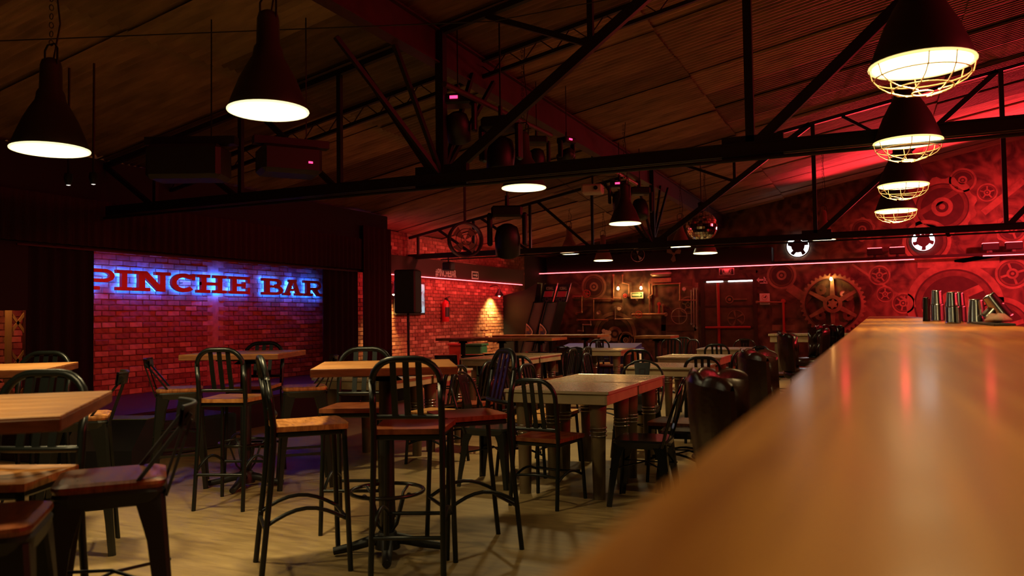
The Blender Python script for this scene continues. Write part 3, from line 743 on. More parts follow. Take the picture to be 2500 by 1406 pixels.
def high_table(name, S, H, label, loc, rz, plank=6, group='high wooden tables', ring=True):
    t = thing(name, label, 'table', loc, rz, group)
    top = MB(); top.box(-S/2, S/2, -S/2, S/2, H-.042, H-.006, .003); obj('tabletop', top, M['table_edge' if ring else 'table_wood'], t)  # tables without a ring get lighter edge wood, lamplight put into the colour
    wdt = S/plank
    for k in range(plank): obj('plank', MB().box(-S/2+.001, S/2-.001, -S/2+k*wdt+.0012, -S/2+(k+1)*wdt-.0012, H-.012, H, .0015), M['table_wood'], t)
    mb = MB(); mb.box(-.17, .17, -.17, .17, H-.06, H-.042); mb.lathe([(.09, 0), (.05, .03)], 16, (0, 0, H-.09)); obj('top_plate', mb, M['black'], t)
    obj('pole', MB().tube([(0, 0, .06), (0, 0, H-.06)], .041, 16), M['black'], t)
    if ring:
        obj('foot_ring', MB().tube([(.20*math.cos(k*PI/14), .20*math.sin(k*PI/14), .34) for k in range(28)], .011, 8, True), M['gunmetal'], t)
        for k in range(4):
            a_ = k*PI/2+PI/4; c, s = math.cos(a_), math.sin(a_)
            P = [(c*r_, s*r_, z) for r_, z in ((.04, .13), (.075, .17), (.10, .24), (.125, .31), (.165, .345), (.20, .335))]
            obj('ring_bracket', MB().tube(P, .012, 6, flat=.5), M['black'], t)
    for k in range(4):
        a_ = k*PI/2; c, s = math.cos(a_), math.sin(a_)
        mb = MB(); P = [(c*r_, s*r_, z) for r_, z in ((.03, .085), (.10, .07), (.20, .042), (.29, .026))]
        mb.tube(P, .03, 8, rr=[.036, .032, .027, .024], flat=.9); obj('base_claw', mb, M['black'], t)
    obj('base_hub', MB().lathe([(.07, .03), (.065, .09), (.048, .12)], 16), M['black'], t)
    return t

def low_table_proto():
    t = bpy.data.objects.new('dining_table', None); col.objects.link(t); t['category'] = 'table'
    S = .80; H = .76
    obj('tabletop', MB().box(-S/2+.008, S/2-.008, -S/2+.008, S/2-.008, H-.02, H, .002), M['low_top'], t)
    for a in range(4):
        o = obj('metal_edge', MB().box(-S/2, S/2, -S/2, -S/2+.010, H-.018, H+.003, .002), M['low_trim'], t, rot=(0, 0, a*PI/2))
        o = obj('apron', MB().box(-S/2+.012, S/2-.012, -S/2+.014, -S/2+.034, H-.092, H-.018, .003), M['low_apron'], t, rot=(0, 0, a*PI/2))
        s, c = math.sin(a*PI/2+PI/4), math.cos(a*PI/2+PI/4); x, y = c*.40, s*.40
        lg = MB(); lg.lathe([(.042, 0), (.043, .02), (.051, .40), (.052, .42), (.052, .455), (.056, .47), (.055, .50), (.063, .69)], 16, (x, y, 0)); L = obj('leg', lg, M['low_leg'], t)
        for z in (.445, .475, .50): obj('leg_ring', MB().tube([(x+.058*math.cos(k*PI/9), y+.058*math.sin(k*PI/9), z) for k in range(18)], .0045, 6, True), M['chrome'], L)
    return t

STOOL = slat_chair('slat_back_stool', 'bar stool', .75, 1.105, 'seat_wood', .36, True)
STOOL_RED = slat_chair('slat_back_stool', 'bar stool', .75, 1.105, 'seat_red_wood', .36, True)
CHAIR_RED = slat_chair('slat_back_chair', 'chair', .46, .87, 'seat_red_wood', .37)
CHAIR_WOOD = slat_chair('slat_back_chair', 'chair', .46, .87, 'seat_slat', .37)
TSTOOL = sheet_chair('sheet_metal_stool', 'bar stool', .75, 'low', 'seat_wood')
TSTOOL_RED = sheet_chair('sheet_metal_stool', 'bar stool', .75, 'low', 'seat_red_wood', metal='black')
BACKLESS = sheet_chair('backless_stool', 'bar stool', .75, None, None, metal='gloss_black')
SPLAT = sheet_chair('splat_back_chair', 'chair', .45, 'splat', None, metal='gloss_black', half=.175)
SPLAT_GREEN = sheet_chair('splat_back_chair', 'chair', .45, 'splat', None, metal='gunmetal', half=.175)
TUFT = tufted_stool()
LOW = low_table_proto()
used = set()
def place(proto, x, y, rz, label, group=None):
    if proto.name not in used:
        used.add(proto.name); proto.location = (x, y, 0); proto.rotation_euler = (0, 0, rz); proto['label'] = label
        if group: proto['group'] = group
        return proto
    return dup(proto, (x, y, 0), rz, label, group)
def cam_place(proto, px, dist, face, label, group=None):
    """face: degrees in the camera's plan (0 = towards the right of the view, 90 = away from the camera)"""
    p = W(px, dist); return place(proto, p.x, p.y, math.radians(face-90)+TH, label, group)
def room_place(proto, x, y, face, label, group=None):
    return place(proto, x, y, math.radians(face-90), label, group)

G1 = 'tall slat back stools'; G2 = 'tall sheet metal stools'; G3 = 'slat back dining chairs'; G4 = 'splat back metal chairs'; G5 = 'cream dining tables'; G6 = 'tufted leather bar stools'; G7 = 'backless stools at the back'
# ---- high tables
def HT(px, dist, phi, S, H, label, **k):
    p = W(px, dist); return high_table('high_table', S, H, label, (p.x, p.y, 0), math.radians(phi)+TH, **k)
th = HT(-145, 2.36, 18, .80, 1.04, 'high wooden table cut off by the left edge, nearest the camera')
HT(-37, 4.56, 17, .80, 1.04, 'high wooden table at the left edge, behind the nearest one')
HT(942, 4.42, 8, .74, 1.036, 'high wooden table in the middle with four stools around its pole base')
HT(600, 6.25, -1, .74, 1.04, 'high wooden table standing before the stage brick wall')
# ---- high stools
cam_place(STOOL_RED, 1008, 4.05, 88, 'slat back stool in front of the middle high table, back to the camera', G1)
cam_place(STOOL, 748, 4.22, 22, 'slat back stool left of the middle high table with an orange-brown wood seat', G1)
cam_place(STOOL_RED, 1140, 4.52, 203, 'slat back stool right of the middle high table, facing left', G1)
cam_place(STOOL_RED, 872, 4.98, 268, 'slat back stool behind the middle high table, facing the camera', G1)
cam_place(STOOL, 572, 5.68, 84, 'slat back stool in front of the high table by the stage', G1)
cam_place(STOOL, 622, 6.72, 268, 'slat back stool behind the high table by the stage', G1)
cam_place(STOOL, 15, 2.86, 268, 'slat back stool behind the nearest high table at the left edge', G1)
cam_place(STOOL, 58, 5.02, 268, 'slat back stool furthest left, behind the second high table', G1)
cam_place(TSTOOL_RED, 276, 2.72, 204, 'nearest sheet metal stool at lower left with a red-brown wooden seat', G2)
cam_place(TSTOOL, 190, 4.55, 203, 'sheet metal stool just right of the second high table on the left', G2)
cam_place(TSTOOL, 440, 6.3, 20, 'sheet metal stool left of the table by the stage, facing right', G2)
cam_place(TSTOOL, 742, 6.3, 198, 'sheet metal stool right of the table by the stage, facing left', G2)
cam_place(TSTOOL_RED, -62, 2.15, 20, 'sheet metal stool cut off by the lower left corner of the picture', G2)
# ---- low tables, paired
for x, y, lb in ((-2.07, 5.67, 'cream dining table nearest the camera, its corner pointing at the bar'),
                 (-2.07, 6.49, 'cream dining table pushed against the back of the nearest one'),
                 (-1.95, 8.35, 'third cream dining table in the row beside the bar stools'),
                 (-2.10, 10.3, 'fourth cream dining table in the row beside the bar stools'),
                 (-2.10, 12.75, 'furthest cream dining table, in front of the door'),
                 (-4.22, 6.2, 'red-lit cream dining table behind the middle high table'),
                 (-4.22, 7.02, 'red-lit cream dining table pushed behind another, right of the middle high table'),
                 (-4.50, 9.55, 'cream dining table with a pink-lit edge in the middle of the room'),
                 (-4.50, 10.37, 'cream dining table pushed behind the one in the middle of the room'),
                 (-3.95, 12.3, 'cream dining table beside the blue games cabinet')):
    place(LOW, x, y, 0, lb, G5)
# ---- low chairs
cam_place(CHAIR_RED, 1334, 5.6, 60, 'slat back chair in front of the nearest cream table, back to the camera', G3)
room_place(SPLAT_GREEN, -2.72, 5.62, 0, 'glossy splat back chair on the left of the nearest cream table', G4)
room_place(CHAIR_WOOD, -2.60, 6.55, 0, 'slat back chair with a pale wood seat tucked under the second cream table', G3)
room_place(CHAIR_WOOD, -2.62, 6.10, 4, 'pale-seated slat back chair at the seam of the two nearest cream tables', G3)
room_place(SPLAT, -1.47, 5.42, 184, 'black splat back chair on the bar side of the nearest cream table', G4)
room_place(CHAIR_RED, -1.42, 6.25, 176, 'slat back chair on the bar side of the second cream table', G3)
room_place(SPLAT, -1.28, 5.95, 186, 'black splat back chair squeezed between two others on the bar side', G4)
cam_place(SPLAT_GREEN, 1553, 7.4, 250, 'green-lit splat back chair behind the two nearest cream tables', G4)
cam_place(CHAIR_RED, 1715, 8.2, 74, 'slat back chair in front of the third cream table', G3)
cam_place(CHAIR_RED, 1772, 9.3, 125, 'slat back chair turned sideways beside the third cream table', G3)
cam_place(CHAIR_RED, 1755, 11.7, 66, 'slat back chair in front of the furthest cream table', G3)
cam_place(SPLAT, 1823, 13.8, 262, 'splat back chair behind the furthest cream table, below the door', G4)
cam_place(SPLAT, 1821, 10.6, 215, 'splat back chair to the right of the fourth cream table', G4)
cam_place(CHAIR_RED, 1564, 10.1, 70, 'dark slat back chair left of the fourth cream table', G3)
cam_place(CHAIR_RED, 1479, 9.0, -20, 'slat back chair seen edge-on left of the third cream table', G3)
cam_place(CHAIR_RED, 1492, 13.6, -20, 'slat back chair seen edge-on in front of the blue games cabinet', G3)
room_place(CHAIR_RED, -3.62, 6.95, 180, 'slat back chair right of the red-lit cream table behind the middle stools', G3)
room_place(CHAIR_WOOD, -3.60, 6.25, 176, 'slat back chair right of the nearer red-lit cream table', G3)
room_place(CHAIR_RED, -3.85, 9.9, 180, 'red-lit slat back chair right of the middle cream table', G3)
room_place(CHAIR_RED, -3.85, 10.5, 178, 'red-lit slat back chair behind another, right of the middle cream table', G3)
cam_place(SPLAT, 1409, 10.9, 268, 'black splat back chair with a round tube back in the middle of the room', G4)
cam_place(SPLAT, 1368, 12.0, 90, 'splat back chair behind the middle cream table', G4)
cam_place(CHAIR_WOOD, 1462, 14.2, 262, 'slat back chair in front of the painted white flower', G3)
cam_place(CHAIR_RED, 1288, 8.9, 60, 'slat back chair in front of the pink-edged cream table', G3)
for k, (px, dd, f_) in enumerate(((1634, 14.2, 250), (1655, 15.1, 235), (1664, 13.7, 200))):
    cam_place(CHAIR_RED, px, dd, f_, ('red-lit slat back chair right of the small high table', 'red-lit slat back chair behind the one right of the small high table', 'slat back chair turned sideways, right of the small high table')[k], G3)
cam_place(CHAIR_RED, 1900, 11.2, 150, 'slat back chair beside the tufted stool at the far end of the bar', G3)
cam_place(SPLAT, 1790, 7.7, 170, 'black splat back chair between the third cream table and the bar', G4)
# ---- backless stools and long high tables at the back
for x0, y0, lb in ((-6.15, 11.6, 'left high table of the front row along the back-left brick wall'), (-5.45, 11.6, 'middle high table of the front row at the back left'), (-4.78, 11.6, 'right high table of the front row at the back left'),
                   (-6.0, 13.4, 'left high table of the rear row at the back left'), (-5.32, 13.4, 'middle high table of the rear row at the back left'), (-4.65, 13.4, 'right high table of the rear row, before the arcade machine')):
    high_table('high_table', .66, .965, lb, (x0, y0, 0), 0, 5, 'high tables in rows at the back left', ring=False)
p = W(1603, 13.2); high_table('high_table', .60, .955, 'small high table standing alone before the far mural wall', (p.x, p.y, 0), 0, 4, ring=False)
for px, dd, lb in ((1086, 11.9, 'backless stool left under the long high tables'), (1150, 11.9, 'backless stool second from the left under the long high tables'), (1205, 12.3, 'backless stool under the middle of the long high tables'), (1268, 11.8, 'backless stool right of the centre of the long high tables'),
                   (1310, 12.6, 'backless stool rightmost under the long high tables')):
    cam_place(BACKLESS, px, dd, 100, lb, G7)
# ---- tufted stools along the bar
cam_place(TUFT, 1868, 2.7, -22, 'nearest tufted leather bar stool, half hidden by the bar', G6)
cam_place(TUFT, 1925, 4.25, -24, 'second tufted leather bar stool along the bar', G6)
cam_place(TUFT, 1962, 8.2, -24, 'third tufted leather bar stool along the bar', G6)
cam_place(TUFT, 1972, 10.2, 180, 'tufted leather bar stool turned away from the bar', G6)
cam_place(TUFT, 2030, 13.0, 270, 'wide tufted leather stool at the far end of the bar, facing the room', G6)
# long cream counter table behind the far bar stools
p = W(1985, 15.5)
t = thing('counter_table', 'long cream table at the far end beside the tufted stools', 'table', (p.x, p.y, 0))
obj('tabletop', MB().box(-.8, .8, -.35, .35, .86, .90, .004), M['low_top'], t); obj('apron', MB().box(-.77, .77, -.32, .32, .74, .86), M['low_apron'], t)
for sx in (-.65, .65):
    for sy in (-.25, .25): obj('leg', MB().box(sx-.04, sx+.04, sy-.04, sy+.04, 0, .74), M['low_leg'], t)

# =================================================================== SIGN 'PINCHE BAR' (slab letters with a blue glow behind)
def letter_strokes(ch):
    """list of convex polygons / arcs in a unit-high box; returns (width, [('p', poly) | ('a', cx, cy, ro_x, ro_y, th, a0, a1)])"""
    T = .17; S = .24; B = lambda x0, x1, y0, y1: ('p', [(x0, y0), (x1, y0), (x1, y1), (x0, y1)])
    if ch == 'I': return .78, [B(.27, .51, 0, 1), B(.04, .74, 0, T), B(.04, .74, 1-T, 1)]
    if ch == 'P': return 1.22, [B(.20, .44, 0, 1), B(0, .66, 0, T), B(0, .75, 1-T, 1), B(.44, .78, .36, .36+T), ('a', .78, .68, .40, .32, T, -90, 90)]
    if ch == 'N': return 1.32, [B(.16, .38, 0, 1), B(0, .56, 0, T), B(0, .40, 1-T, 1), B(.90, 1.10, 0, 1), B(.74, 1.30, 1-T, 1), ('p', [(.14, 1), (.44, 1), (1.12, 0), (.84, 0)])]
    if ch == 'C': return 1.18, [('a', .60, .5, .58, .5, .22, 42, 318), B(.96, 1.13, .66, 1.0)]
    if ch == 'H': return 1.42, [B(.20, .43, 0, 1), B(.96, 1.19, 0, 1), B(.2, 1.1, .42, .42+T), B(0, .62, 0, T), B(0, .62, 1-T, 1), B(.77, 1.39, 0, T), B(.77, 1.39, 1-T, 1)]
    if ch == 'E': return 1.20, [B(.18, .42, 0, 1), B(0, 1.12, 0, T), B(0, 1.12, 1-T, 1), B(.4, .84, .42, .42+T), B(.98, 1.12, .0, .36), B(.98, 1.12, .64, 1), B(.76, .88, .3, .70)]
    if ch == 'B': return 1.24, [B(.18, .42, 0, 1), B(0, .78, 0, T), B(0, .74, 1-T, 1), B(.4, .78, .44, .44+T*.9), ('a', .74, .74, .36, .26, T, -90, 90), ('a', .78, .29, .42, .29, T, -90, 90)]
    if ch == 'A': return 1.36, [('p', [(.12, 0), (.36, 0), (.76, 1), (.54, 1)]), ('p', [(.98, 0), (1.22, 0), (.82, 1), (.60, 1)]), B(.3, 1.0, .28, .28+T*.9), B(0, .50, 0, T), B(.84, 1.34, 0, T), B(.40, .92, 1-T, 1)]
    if ch == 'R': return 1.36, [B(.18, .42, 0, 1), B(0, .60, 0, T), B(0, .75, 1-T, 1), B(.42, .78, .38, .38+T), ('a', .78, .69, .38, .31, T, -90, 90), ('p', [(.62, .40), (.88, .42), (1.16, .0), (.92, .0)]), B(.92, 1.32, 0, T)]
def letter_mb(ch, h, z0, z1, M4, m, grow=0):
    wd, st = letter_strokes(ch); mb = MB(); mb.use(m); mb.at(M4)
    for k, s in enumerate(st):
        e = k*.0004
        if s[0] == 'p':
            poly = s[1]; cx = sum(p[0] for p in poly)/4; cy = sum(p[1] for p in poly)/4
            poly = [((p[0]+(grow if p[0] > cx else -grow))*h, (p[1]+(grow if p[1] > cy else -grow))*h) for p in poly]
            mb.prism(poly, z0, z1+e)
        else:
            _, cx, cy, rx, ry, th_, a0, a1 = s; n = 18
            for i in range(n):
                A = [math.radians(a0+(a1-a0)*(i+j)/n) for j in (0, 1)]
                q = [(cx+(rx+grow)*math.cos(A[0]), cy+(ry+grow)*math.sin(A[0])), (cx+(rx+grow)*math.cos(A[1]), cy+(ry+grow)*math.sin(A[1])),
                     (cx+(rx-th_-grow)*math.cos(A[1]), cy+(ry-th_-grow)*math.sin(A[1])), (cx+(rx-th_-grow)*math.cos(A[0]), cy+(ry-th_-grow)*math.sin(A[0]))]
                mb.prism([(x*h, y*h) for x, y in q], z0, z1+e)
    return wd*h, mb
# left edges of the letters measured along the wall
sign = thing('letter_sign', 'slab letter sign PINCHE BAR with blue back light on the stage brick wall', 'sign', (0, 0, 0))
XF = XS+.085
pos = [('P', 195, 281), ('I', 281, 324), ('N', 326, 417), ('C', 417, 478), ('H', 480, 553), ('E', 557, 613), ('B', 640, 692), ('A', 691, 738), ('R', 741, 790)]
yb0 = PX(283, 711, XF).z; yb1 = PX(789, 722, XF).z; yt0 = PX(283, 659, XF).z; yt1 = PX(789, 686, XF).z
base = (yb0+yb1)/2; hh = ((yt0-yb0)+(yt1-yb1))/2
print('SIGN', yb0, yb1, yt0, yt1, hh)
for ch, a, b in pos:
    ya = PX(a, 690, XF).y; yb_ = PX(b, 690, XF).y; wd, _ = letter_strokes(ch)
    sx = (yb_-ya)/(wd*hh)
    M4 = frame_side(XF, ya, base) @ Matrix.Diagonal((sx, 1, 1, 1))
    _, mb = letter_mb(ch, hh, -.034, .012, M4, M['letter_red']); L = obj('letter', mb, parent=sign)
    obj('spacer_pin', MB().bar((XS-.01, (ya+yb_)/2, base+hh*.5), (XF-.02, (ya+yb_)/2, base+hh*.5), .012), M['black'], L)
    _, mb = letter_mb(ch, hh, -.038, -.034, M4, M['blue_glow'], -.02); obj('back_light', mb, parent=L)
# =================================================================== CURTAINS
def curtain(name, label, pts, z0, z1, m='curtain', amp=.035, wl=.16, cat='curtain', n=None):
    a, b = Vector(pts[0]), Vector(pts[1]); L = (b-a).length; d = (b-a)/L; nrm = Vector((-d.y, d.x, 0)); n = n or int(L/wl*8); rn = random.Random(int(L*100))
    ph = [rn.uniform(-.6, .6) for _ in range(50)]
    def P(u, v):
        s_ = u*L; p = a+d*s_+nrm*(amp*math.sin(2*PI*s_/wl+ph[int(s_/wl*.5) % 50]*2)*(1-.25*v)); return Vector((p.x, p.y, z0+(z1-z0)*v))
    mb = MB(); mb.grid(P, n, 6); mb.grid(lambda u, v: P(1-u, v)-nrm*.006, n, 6)
    return tag(obj(name, mb, M[m]), label, cat)
y228 = PX(228, 800, XP).y; y62 = PX(64, 800, XP).y; y785 = PX(789, 800, XP).y; y950 = PX(950, 800, XP).y; y878 = PX(878, 800, XP).y
curtain('stage_curtain', 'black curtain at the left side of the stage opening', ((XP-.02, y62, 0), (XP-.02, y228, 0)), .0, zl+.02)
curtain('stage_curtain', 'black curtain at the right side of the stage opening', ((XP-.02, y785, 0), (XP-.02, y878-.05, 0)), .0, zl+.02)
curtain('stage_curtain', 'dark red-tinged curtain next to the back-left brick wall', ((XP+.06, y878, 0), (XP+.06, y950, 0)), .0, roofz(XP)-.25, 'valance')
curtain('stage_valance', 'dark gathered valance hanging above the stage opening', ((XP+.05, 4.2, 0), (XP+.05, y950-.1, 0)), zl+.03, zl+.52, 'valance', .022, .11)
# opening at the far left: lattice post in front of orange-lit bricks
t = thing('lattice_post', 'tan lattice post in the opening at the far left', 'post', (-8.25, PX(26, 820, -8.25).y, .0))
obj('flange', MB().box(-.02, .02, -.05, .0, 0, 2.1), M['amber_post'], t); obj('flange', MB().box(-.02, .02, .14, .17, 0, 2.1), M['beam'], t)
for k in range(9): obj('lacing_bar', MB().bar((0, 0, .2+k*.2), (0, .15, .2+k*.2+(.2 if k % 2 else -.2)), .012, .03), M['amber_post'], t)
point_light('side_room_lamp', (-8.0, 5.15, 1.75), 14, (1, .42, .12), .06)
# things on the stage front
t = thing('floor_monitor', 'black wedge speaker with a lime taped edge at the stage front', 'speaker', (-6.35, PX(250, 1040, -6.5).y, 0), -1.2)
mb = MB(); mb.prism([(-.28, 0), (.28, 0), (.28, .16), (.02, .40), (-.28, .40)], -.32, .32); o = obj('cabinet', mb, M['speaker'], t, rot=(PI/2, 0, 0))
obj('edge_tape', MB().box(-.28, .02, -.32, .32, .40, .406), M['rope_lime'], t)
t = thing('floor_speaker', 'low black speaker box on the floor before the stage', 'speaker', (-6.45, PX(410, 1040, -6.5).y, 0), -.2)
obj('cabinet', MB().box(-.3, .3, -.55, .55, 0, .34, .015), M['speaker'], t); obj('grille', MB().box(.3, .308, -.5, .5, .04, .30), M['black'], t)
# speaker on tripod stand
p = W(997, 11.0)
t = thing('speaker_stand', 'thin black speaker stand before the back-left brick wall', 'stand', (p.x, p.y, 0))
obj('pole', MB().tube([(0, 0, .1), (0, 0, 1.36)], .018, 10), M['black'], t)
for k in range(3):
    a_ = k*2*PI/3; obj('leg', MB().tube([(0, 0, .75), (.45*math.cos(a_), .45*math.sin(a_), .01)], .012, 7), M['black'], t)
t = thing('loudspeaker', 'tall black loudspeaker on the thin stand before the brick wall', 'speaker', (p.x, p.y, 1.36), math.radians(-10)+TH)
obj('cabinet', MB().box(-.15, .15, -.16, .16, 0, .60, .02), M['speaker'], t); obj('grille', MB().box(-.13, .13, -.168, -.16, .03, .57), M['black'], t)

# =================================================================== BACK-LEFT BRICK WALL FITTINGS
y0_ = PX(966, 730, -8.05).y; y1_ = PX(1043, 730, -8.05).y; z0_ = PX(1004, 768, -8.05).z; z1_ = PX(1004, 688, -8.05).z
t = thing('television', 'flat television glowing pale blue on the back-left brick wall', 'television', (-8.1, (y0_+y1_)/2, (z0_+z1_)/2), .05)
hw_, hz_ = (y1_-y0_)/2, (z1_-z0_)/2
obj('casing', MB().box(-.02, .03, -hw_, hw_, -hz_, hz_, .006), M['black'], t)
obj('screen', MB().box(.03, .033, -hw_+.03, hw_-.03, -hz_+.035, hz_-.03), M['screen'], t)
obj('bracket', MB().box(-.085, -.02, -.12, .12, -.12, .12), M['black'], t)
# fire extinguisher
pe = PX(1089, 757, -8.08)
t = thing('fire_extinguisher', 'red fire extinguisher hanging on the back-left brick wall', 'fire extinguisher', (-8.09, pe.y, pe.z-.24))
obj('cylinder', MB().lathe([(.07, 0), (.075, .02), (.075, .36), (.06, .41), (.025, .44), (.02, .46)], 20), M['ext_red'], t)
obj('printed_label', MB().ring(.0765, .074, .10, .30, 20, a0=-1.2, a1=1.2), M['label_dark'], t)
obj('valve', MB().box(-.02, .05, -.02, .02, .45, .49, .004), M['black'], t); obj('lever', MB().bar((0, 0, .49), (.10, .03, .53), .02, .012), M['black'], t)
obj('hose', MB().tube([(.02, .0, .47), (.05, .07, .42), (.03, .095, .25), (.03, .09, .08)], .011, 7), M['black'], t)
# #PINCHEBAR on the red band, and the framed arrow sign
a = PX(1063, 664, -7.98); b = PX(1113, 671, -7.98)
tag(obj('band_lettering', text_mb('#PINCHEBAR', .17, b.y-a.y, .006, M['white_red'], frame_side(-7.976, (a.y+b.y)/2, (a.z+b.z)/2-.0))), 'white lettering #PINCHEBAR on the dark red band', 'lettering')
def box_on(M4, x0, x1, y0, y1, z0, z1, m): mb = MB(); mb.use(m); mb.at(M4); mb.box(x0, x1, y0, y1, z0, z1); return mb
c = PX(1160, 672, -7.97)
t = thing('arrow_sign', 'small framed arrow sign at the right end of the dark red band', 'sign')
F4 = frame_side(-7.975, c.y, c.z); obj('board', box_on(F4, -.16, .16, -.085, .085, 0, .006, M['white_red']), parent=t); obj('field', box_on(F4, -.13, .13, -.055, .055, .006, .009, M['label_dark']), parent=t)
mb = MB(); mb.use(M['white_red']); mb.at(F4); mb.box(-.10, .05, -.015, .015, .009, .012); mb.prism([(.04, -.04), (.11, 0), (.04, .04)], .009, .012); obj('arrow', mb, parent=t)
# two wall lamps that wash the bricks
def wall_lamp(px, py, label, power):
    p = PX(px, py, -7.95)
    t = thing('wall_lamp', label, 'lamp', (-7.95, p.y, p.z))
    obj('shade', MB().lathe([(.11, 0), (.10, .03), (.05, .10), (.03, .16)], 20), M['black'], t)
    obj('bulb', MB().lathe([(0, -.03), (.025, -.01), (.02, .02), (0, .03)], 12), M['lamp_glow'], t)
    obj('arm', MB().tube([(0, 0, .15), (0, 0, .22), (-.1, 0, .25), (-.24, 0, .22)], .01, 6), M['black'], t)
    spot_light('wall_lamp_light', (-7.95, p.y, p.z-.02), (-8.3, p.y, 1.2), power, (1, .62, .16), 112, .8, .05)
wall_lamp(1219, 722, 'small black wall lamp beside the arcade machine', 280)
wall_lamp(961, 718, 'small black wall lamp left of the loudspeaker', 280)
# hanging box above the band
t = thing('hanging_spotlight', 'small black spotlight under the far truss above the lettering', 'spotlight', PY(1095, 652, 13.2))
obj('body', MB().box(-.09, .09, -.10, .10, -.07, .09, .02), M['black'], t); obj('hanger', MB().bar((0, 0, .09), (0, 0, CH-PY(1095, 652, 13.2).z), .02), M['black'], t)

# =================================================================== BACK WALL
MU = thing
def disc_parts(px, py, rpx, parent, kind='rings', spokes=0, teeth=0, y=YB, depth=.012):
    """a painted gear: rings and spokes laid on the wall, sizes taken on the wall plane"""
    c = PY(px, py, y); R = rpx*(PY(px+1, py, y)-c).length*1.0
    F4 = frame_back(c.x, y-.001, c.z)
    return c, R, F4
def gear(px, py, rpx, spokes=5, teeth=0, cols=('mural_light', 'mural_dark', 'mural_mid'), depth=.01, inner=.0):
    c, R, F4 = disc_parts(px, py, rpx, None)
    mb = MB(); mb.at(F4)
    mb.use(M[cols[1]]).ring(R*.99, .001, 0, depth*.3, 40)
    mb.use(M[cols[0]]).ring(R, R*.84, 0, depth, 40, teeth=teeth, th=R*.09)
    mb.use(M[cols[2]]).ring(R*.80, R*.68, 0, depth*.8, 40)
    mb.use(M[cols[0]]).ring(R*.34, R*.20, 0, depth, 28); mb.use(M[cols[1]]).ring(R*.20, .001, 0, depth*.7, 20); mb.use(M[cols[0]]).ring(R*.10, .001, 0, depth*1.1, 12)
    mb.use(M[cols[0]])
    for k in range(spokes):
        a_ = 2*PI*k/spokes+.3; ca, sa = math.cos(a_), math.sin(a_); h = R*.07
        mb.prism([(ca*R*.3-sa*h, sa*R*.3+ca*h), (ca*R*.3+sa*h, sa*R*.3-ca*h), (ca*R*.7+sa*h, sa*R*.7-ca*h), (ca*R*.7-sa*h, sa*R*.7+ca*h)], 0, depth*.9)
    return obj('painted_gear', mb, parent=bpy.data.objects['wall_back'])
for a in ((1908, 672, 36, 0, 0), (2147, 672, 27, 5, 0), (2161, 718, 22, 5, 0), (2205, 740, 29, 6, 0), (2472, 668, 44, 4, 0), (2300, 505, 78, 0, 12), (2330, 745, 120, 0, 0), (2440, 800, 88, 5, 0),
          (1501, 815, 52, 0, 0), (1528, 830, 20, 0, 0), (1680, 745, 22, 5, 0), (2262, 590, 60, 0, 0), (2470, 560, 40, 4, 9), (2350, 440, 34, 0, 0), (2105, 560, 30, 0, 10), (1450, 700, 30, 0, 0), (2410, 470, 26, 5, 0)):
    gear(*a)
def band_on_wall(p, q, wpx, m='mural_mid', d=.008):
    a = PY(*p, YB); b = PY(*q, YB); h = wpx*.01; mb = MB(); mb.bar((a.x, YB-.004, a.z), (b.x, YB-.004, b.z), d, h, (0, 0, 1)) if abs(b.x-a.x) > abs(b.z-a.z) else mb.bar((a.x, YB-.004, a.z), (b.x, YB-.004, b.z), h, d, (0, 1, 0))
    obj('painted_pipe', mb, M[m], bpy.data.objects['wall_back'])
for p_, q_, w_, m_ in (((1925, 700), (1975, 735), 22, 'mural_light'), ((2080, 645), (2300, 790), 5, 'mural_light'), ((1885, 760), (1945, 758), 34, 'mural_mid'), ((1885, 800), (1940, 800), 14, 'mural_light'),
                       ((2180, 560), (2380, 440), 12, 'mural_mid'), ((2330, 640), (2500, 610), 10, 'mural_dark'), ((2240, 640), (2440, 640), 26, 'mural_light'), ((2260, 760), (2400, 700), 16, 'mural_light'),
                       ((1610, 800), (1700, 800), 16, 'mural_mid'), ((1600, 690), (1690, 690), 18, 'mural_mid'), ((1620, 760), (1620, 850), 12, 'mural_dark'), ((1700, 690), (1700, 850), 10, 'mural_light'),
                       ((1714, 690), (1714, 850), 6, 'mural_mid'), ((1400, 740), (1450, 740), 18, 'mural_mid'), ((2090, 500), (2190, 440), 14, 'mural_dark'), ((2150, 620), (2250, 560), 10, 'mural_dark'), ((2400, 520), (2500, 440), 14, 'mural_light'),
                       ((1585, 830), (1660, 830), 10, 'mural_mid'), ((1850, 700), (1850, 660), 9, 'mural_mid'), ((1755, 664), (1850, 662), 8, 'mural_mid')):
    band_on_wall(p_, q_, w_, m_)
# white flower shape painted on the wall
c = PY(1480, 822, YB); mb = MB(); mb.use(M['gauge']); mb.at(frame_back(c.x, YB-.012, c.z))
for k in range(9):
    a_ = k*2*PI/9; r_ = .13+.05*(k % 2); mb.ring(.055, .001, 0, .006+.001*k, 10, (r_*.7*math.cos(a_), r_*math.sin(a_)))
mb.ring(.10, .001, 0, .012, 14)
tag(obj('painted_flower', mb), 'pale ruffled flower shape painted on the wall above the blue cabinet', 'painting')

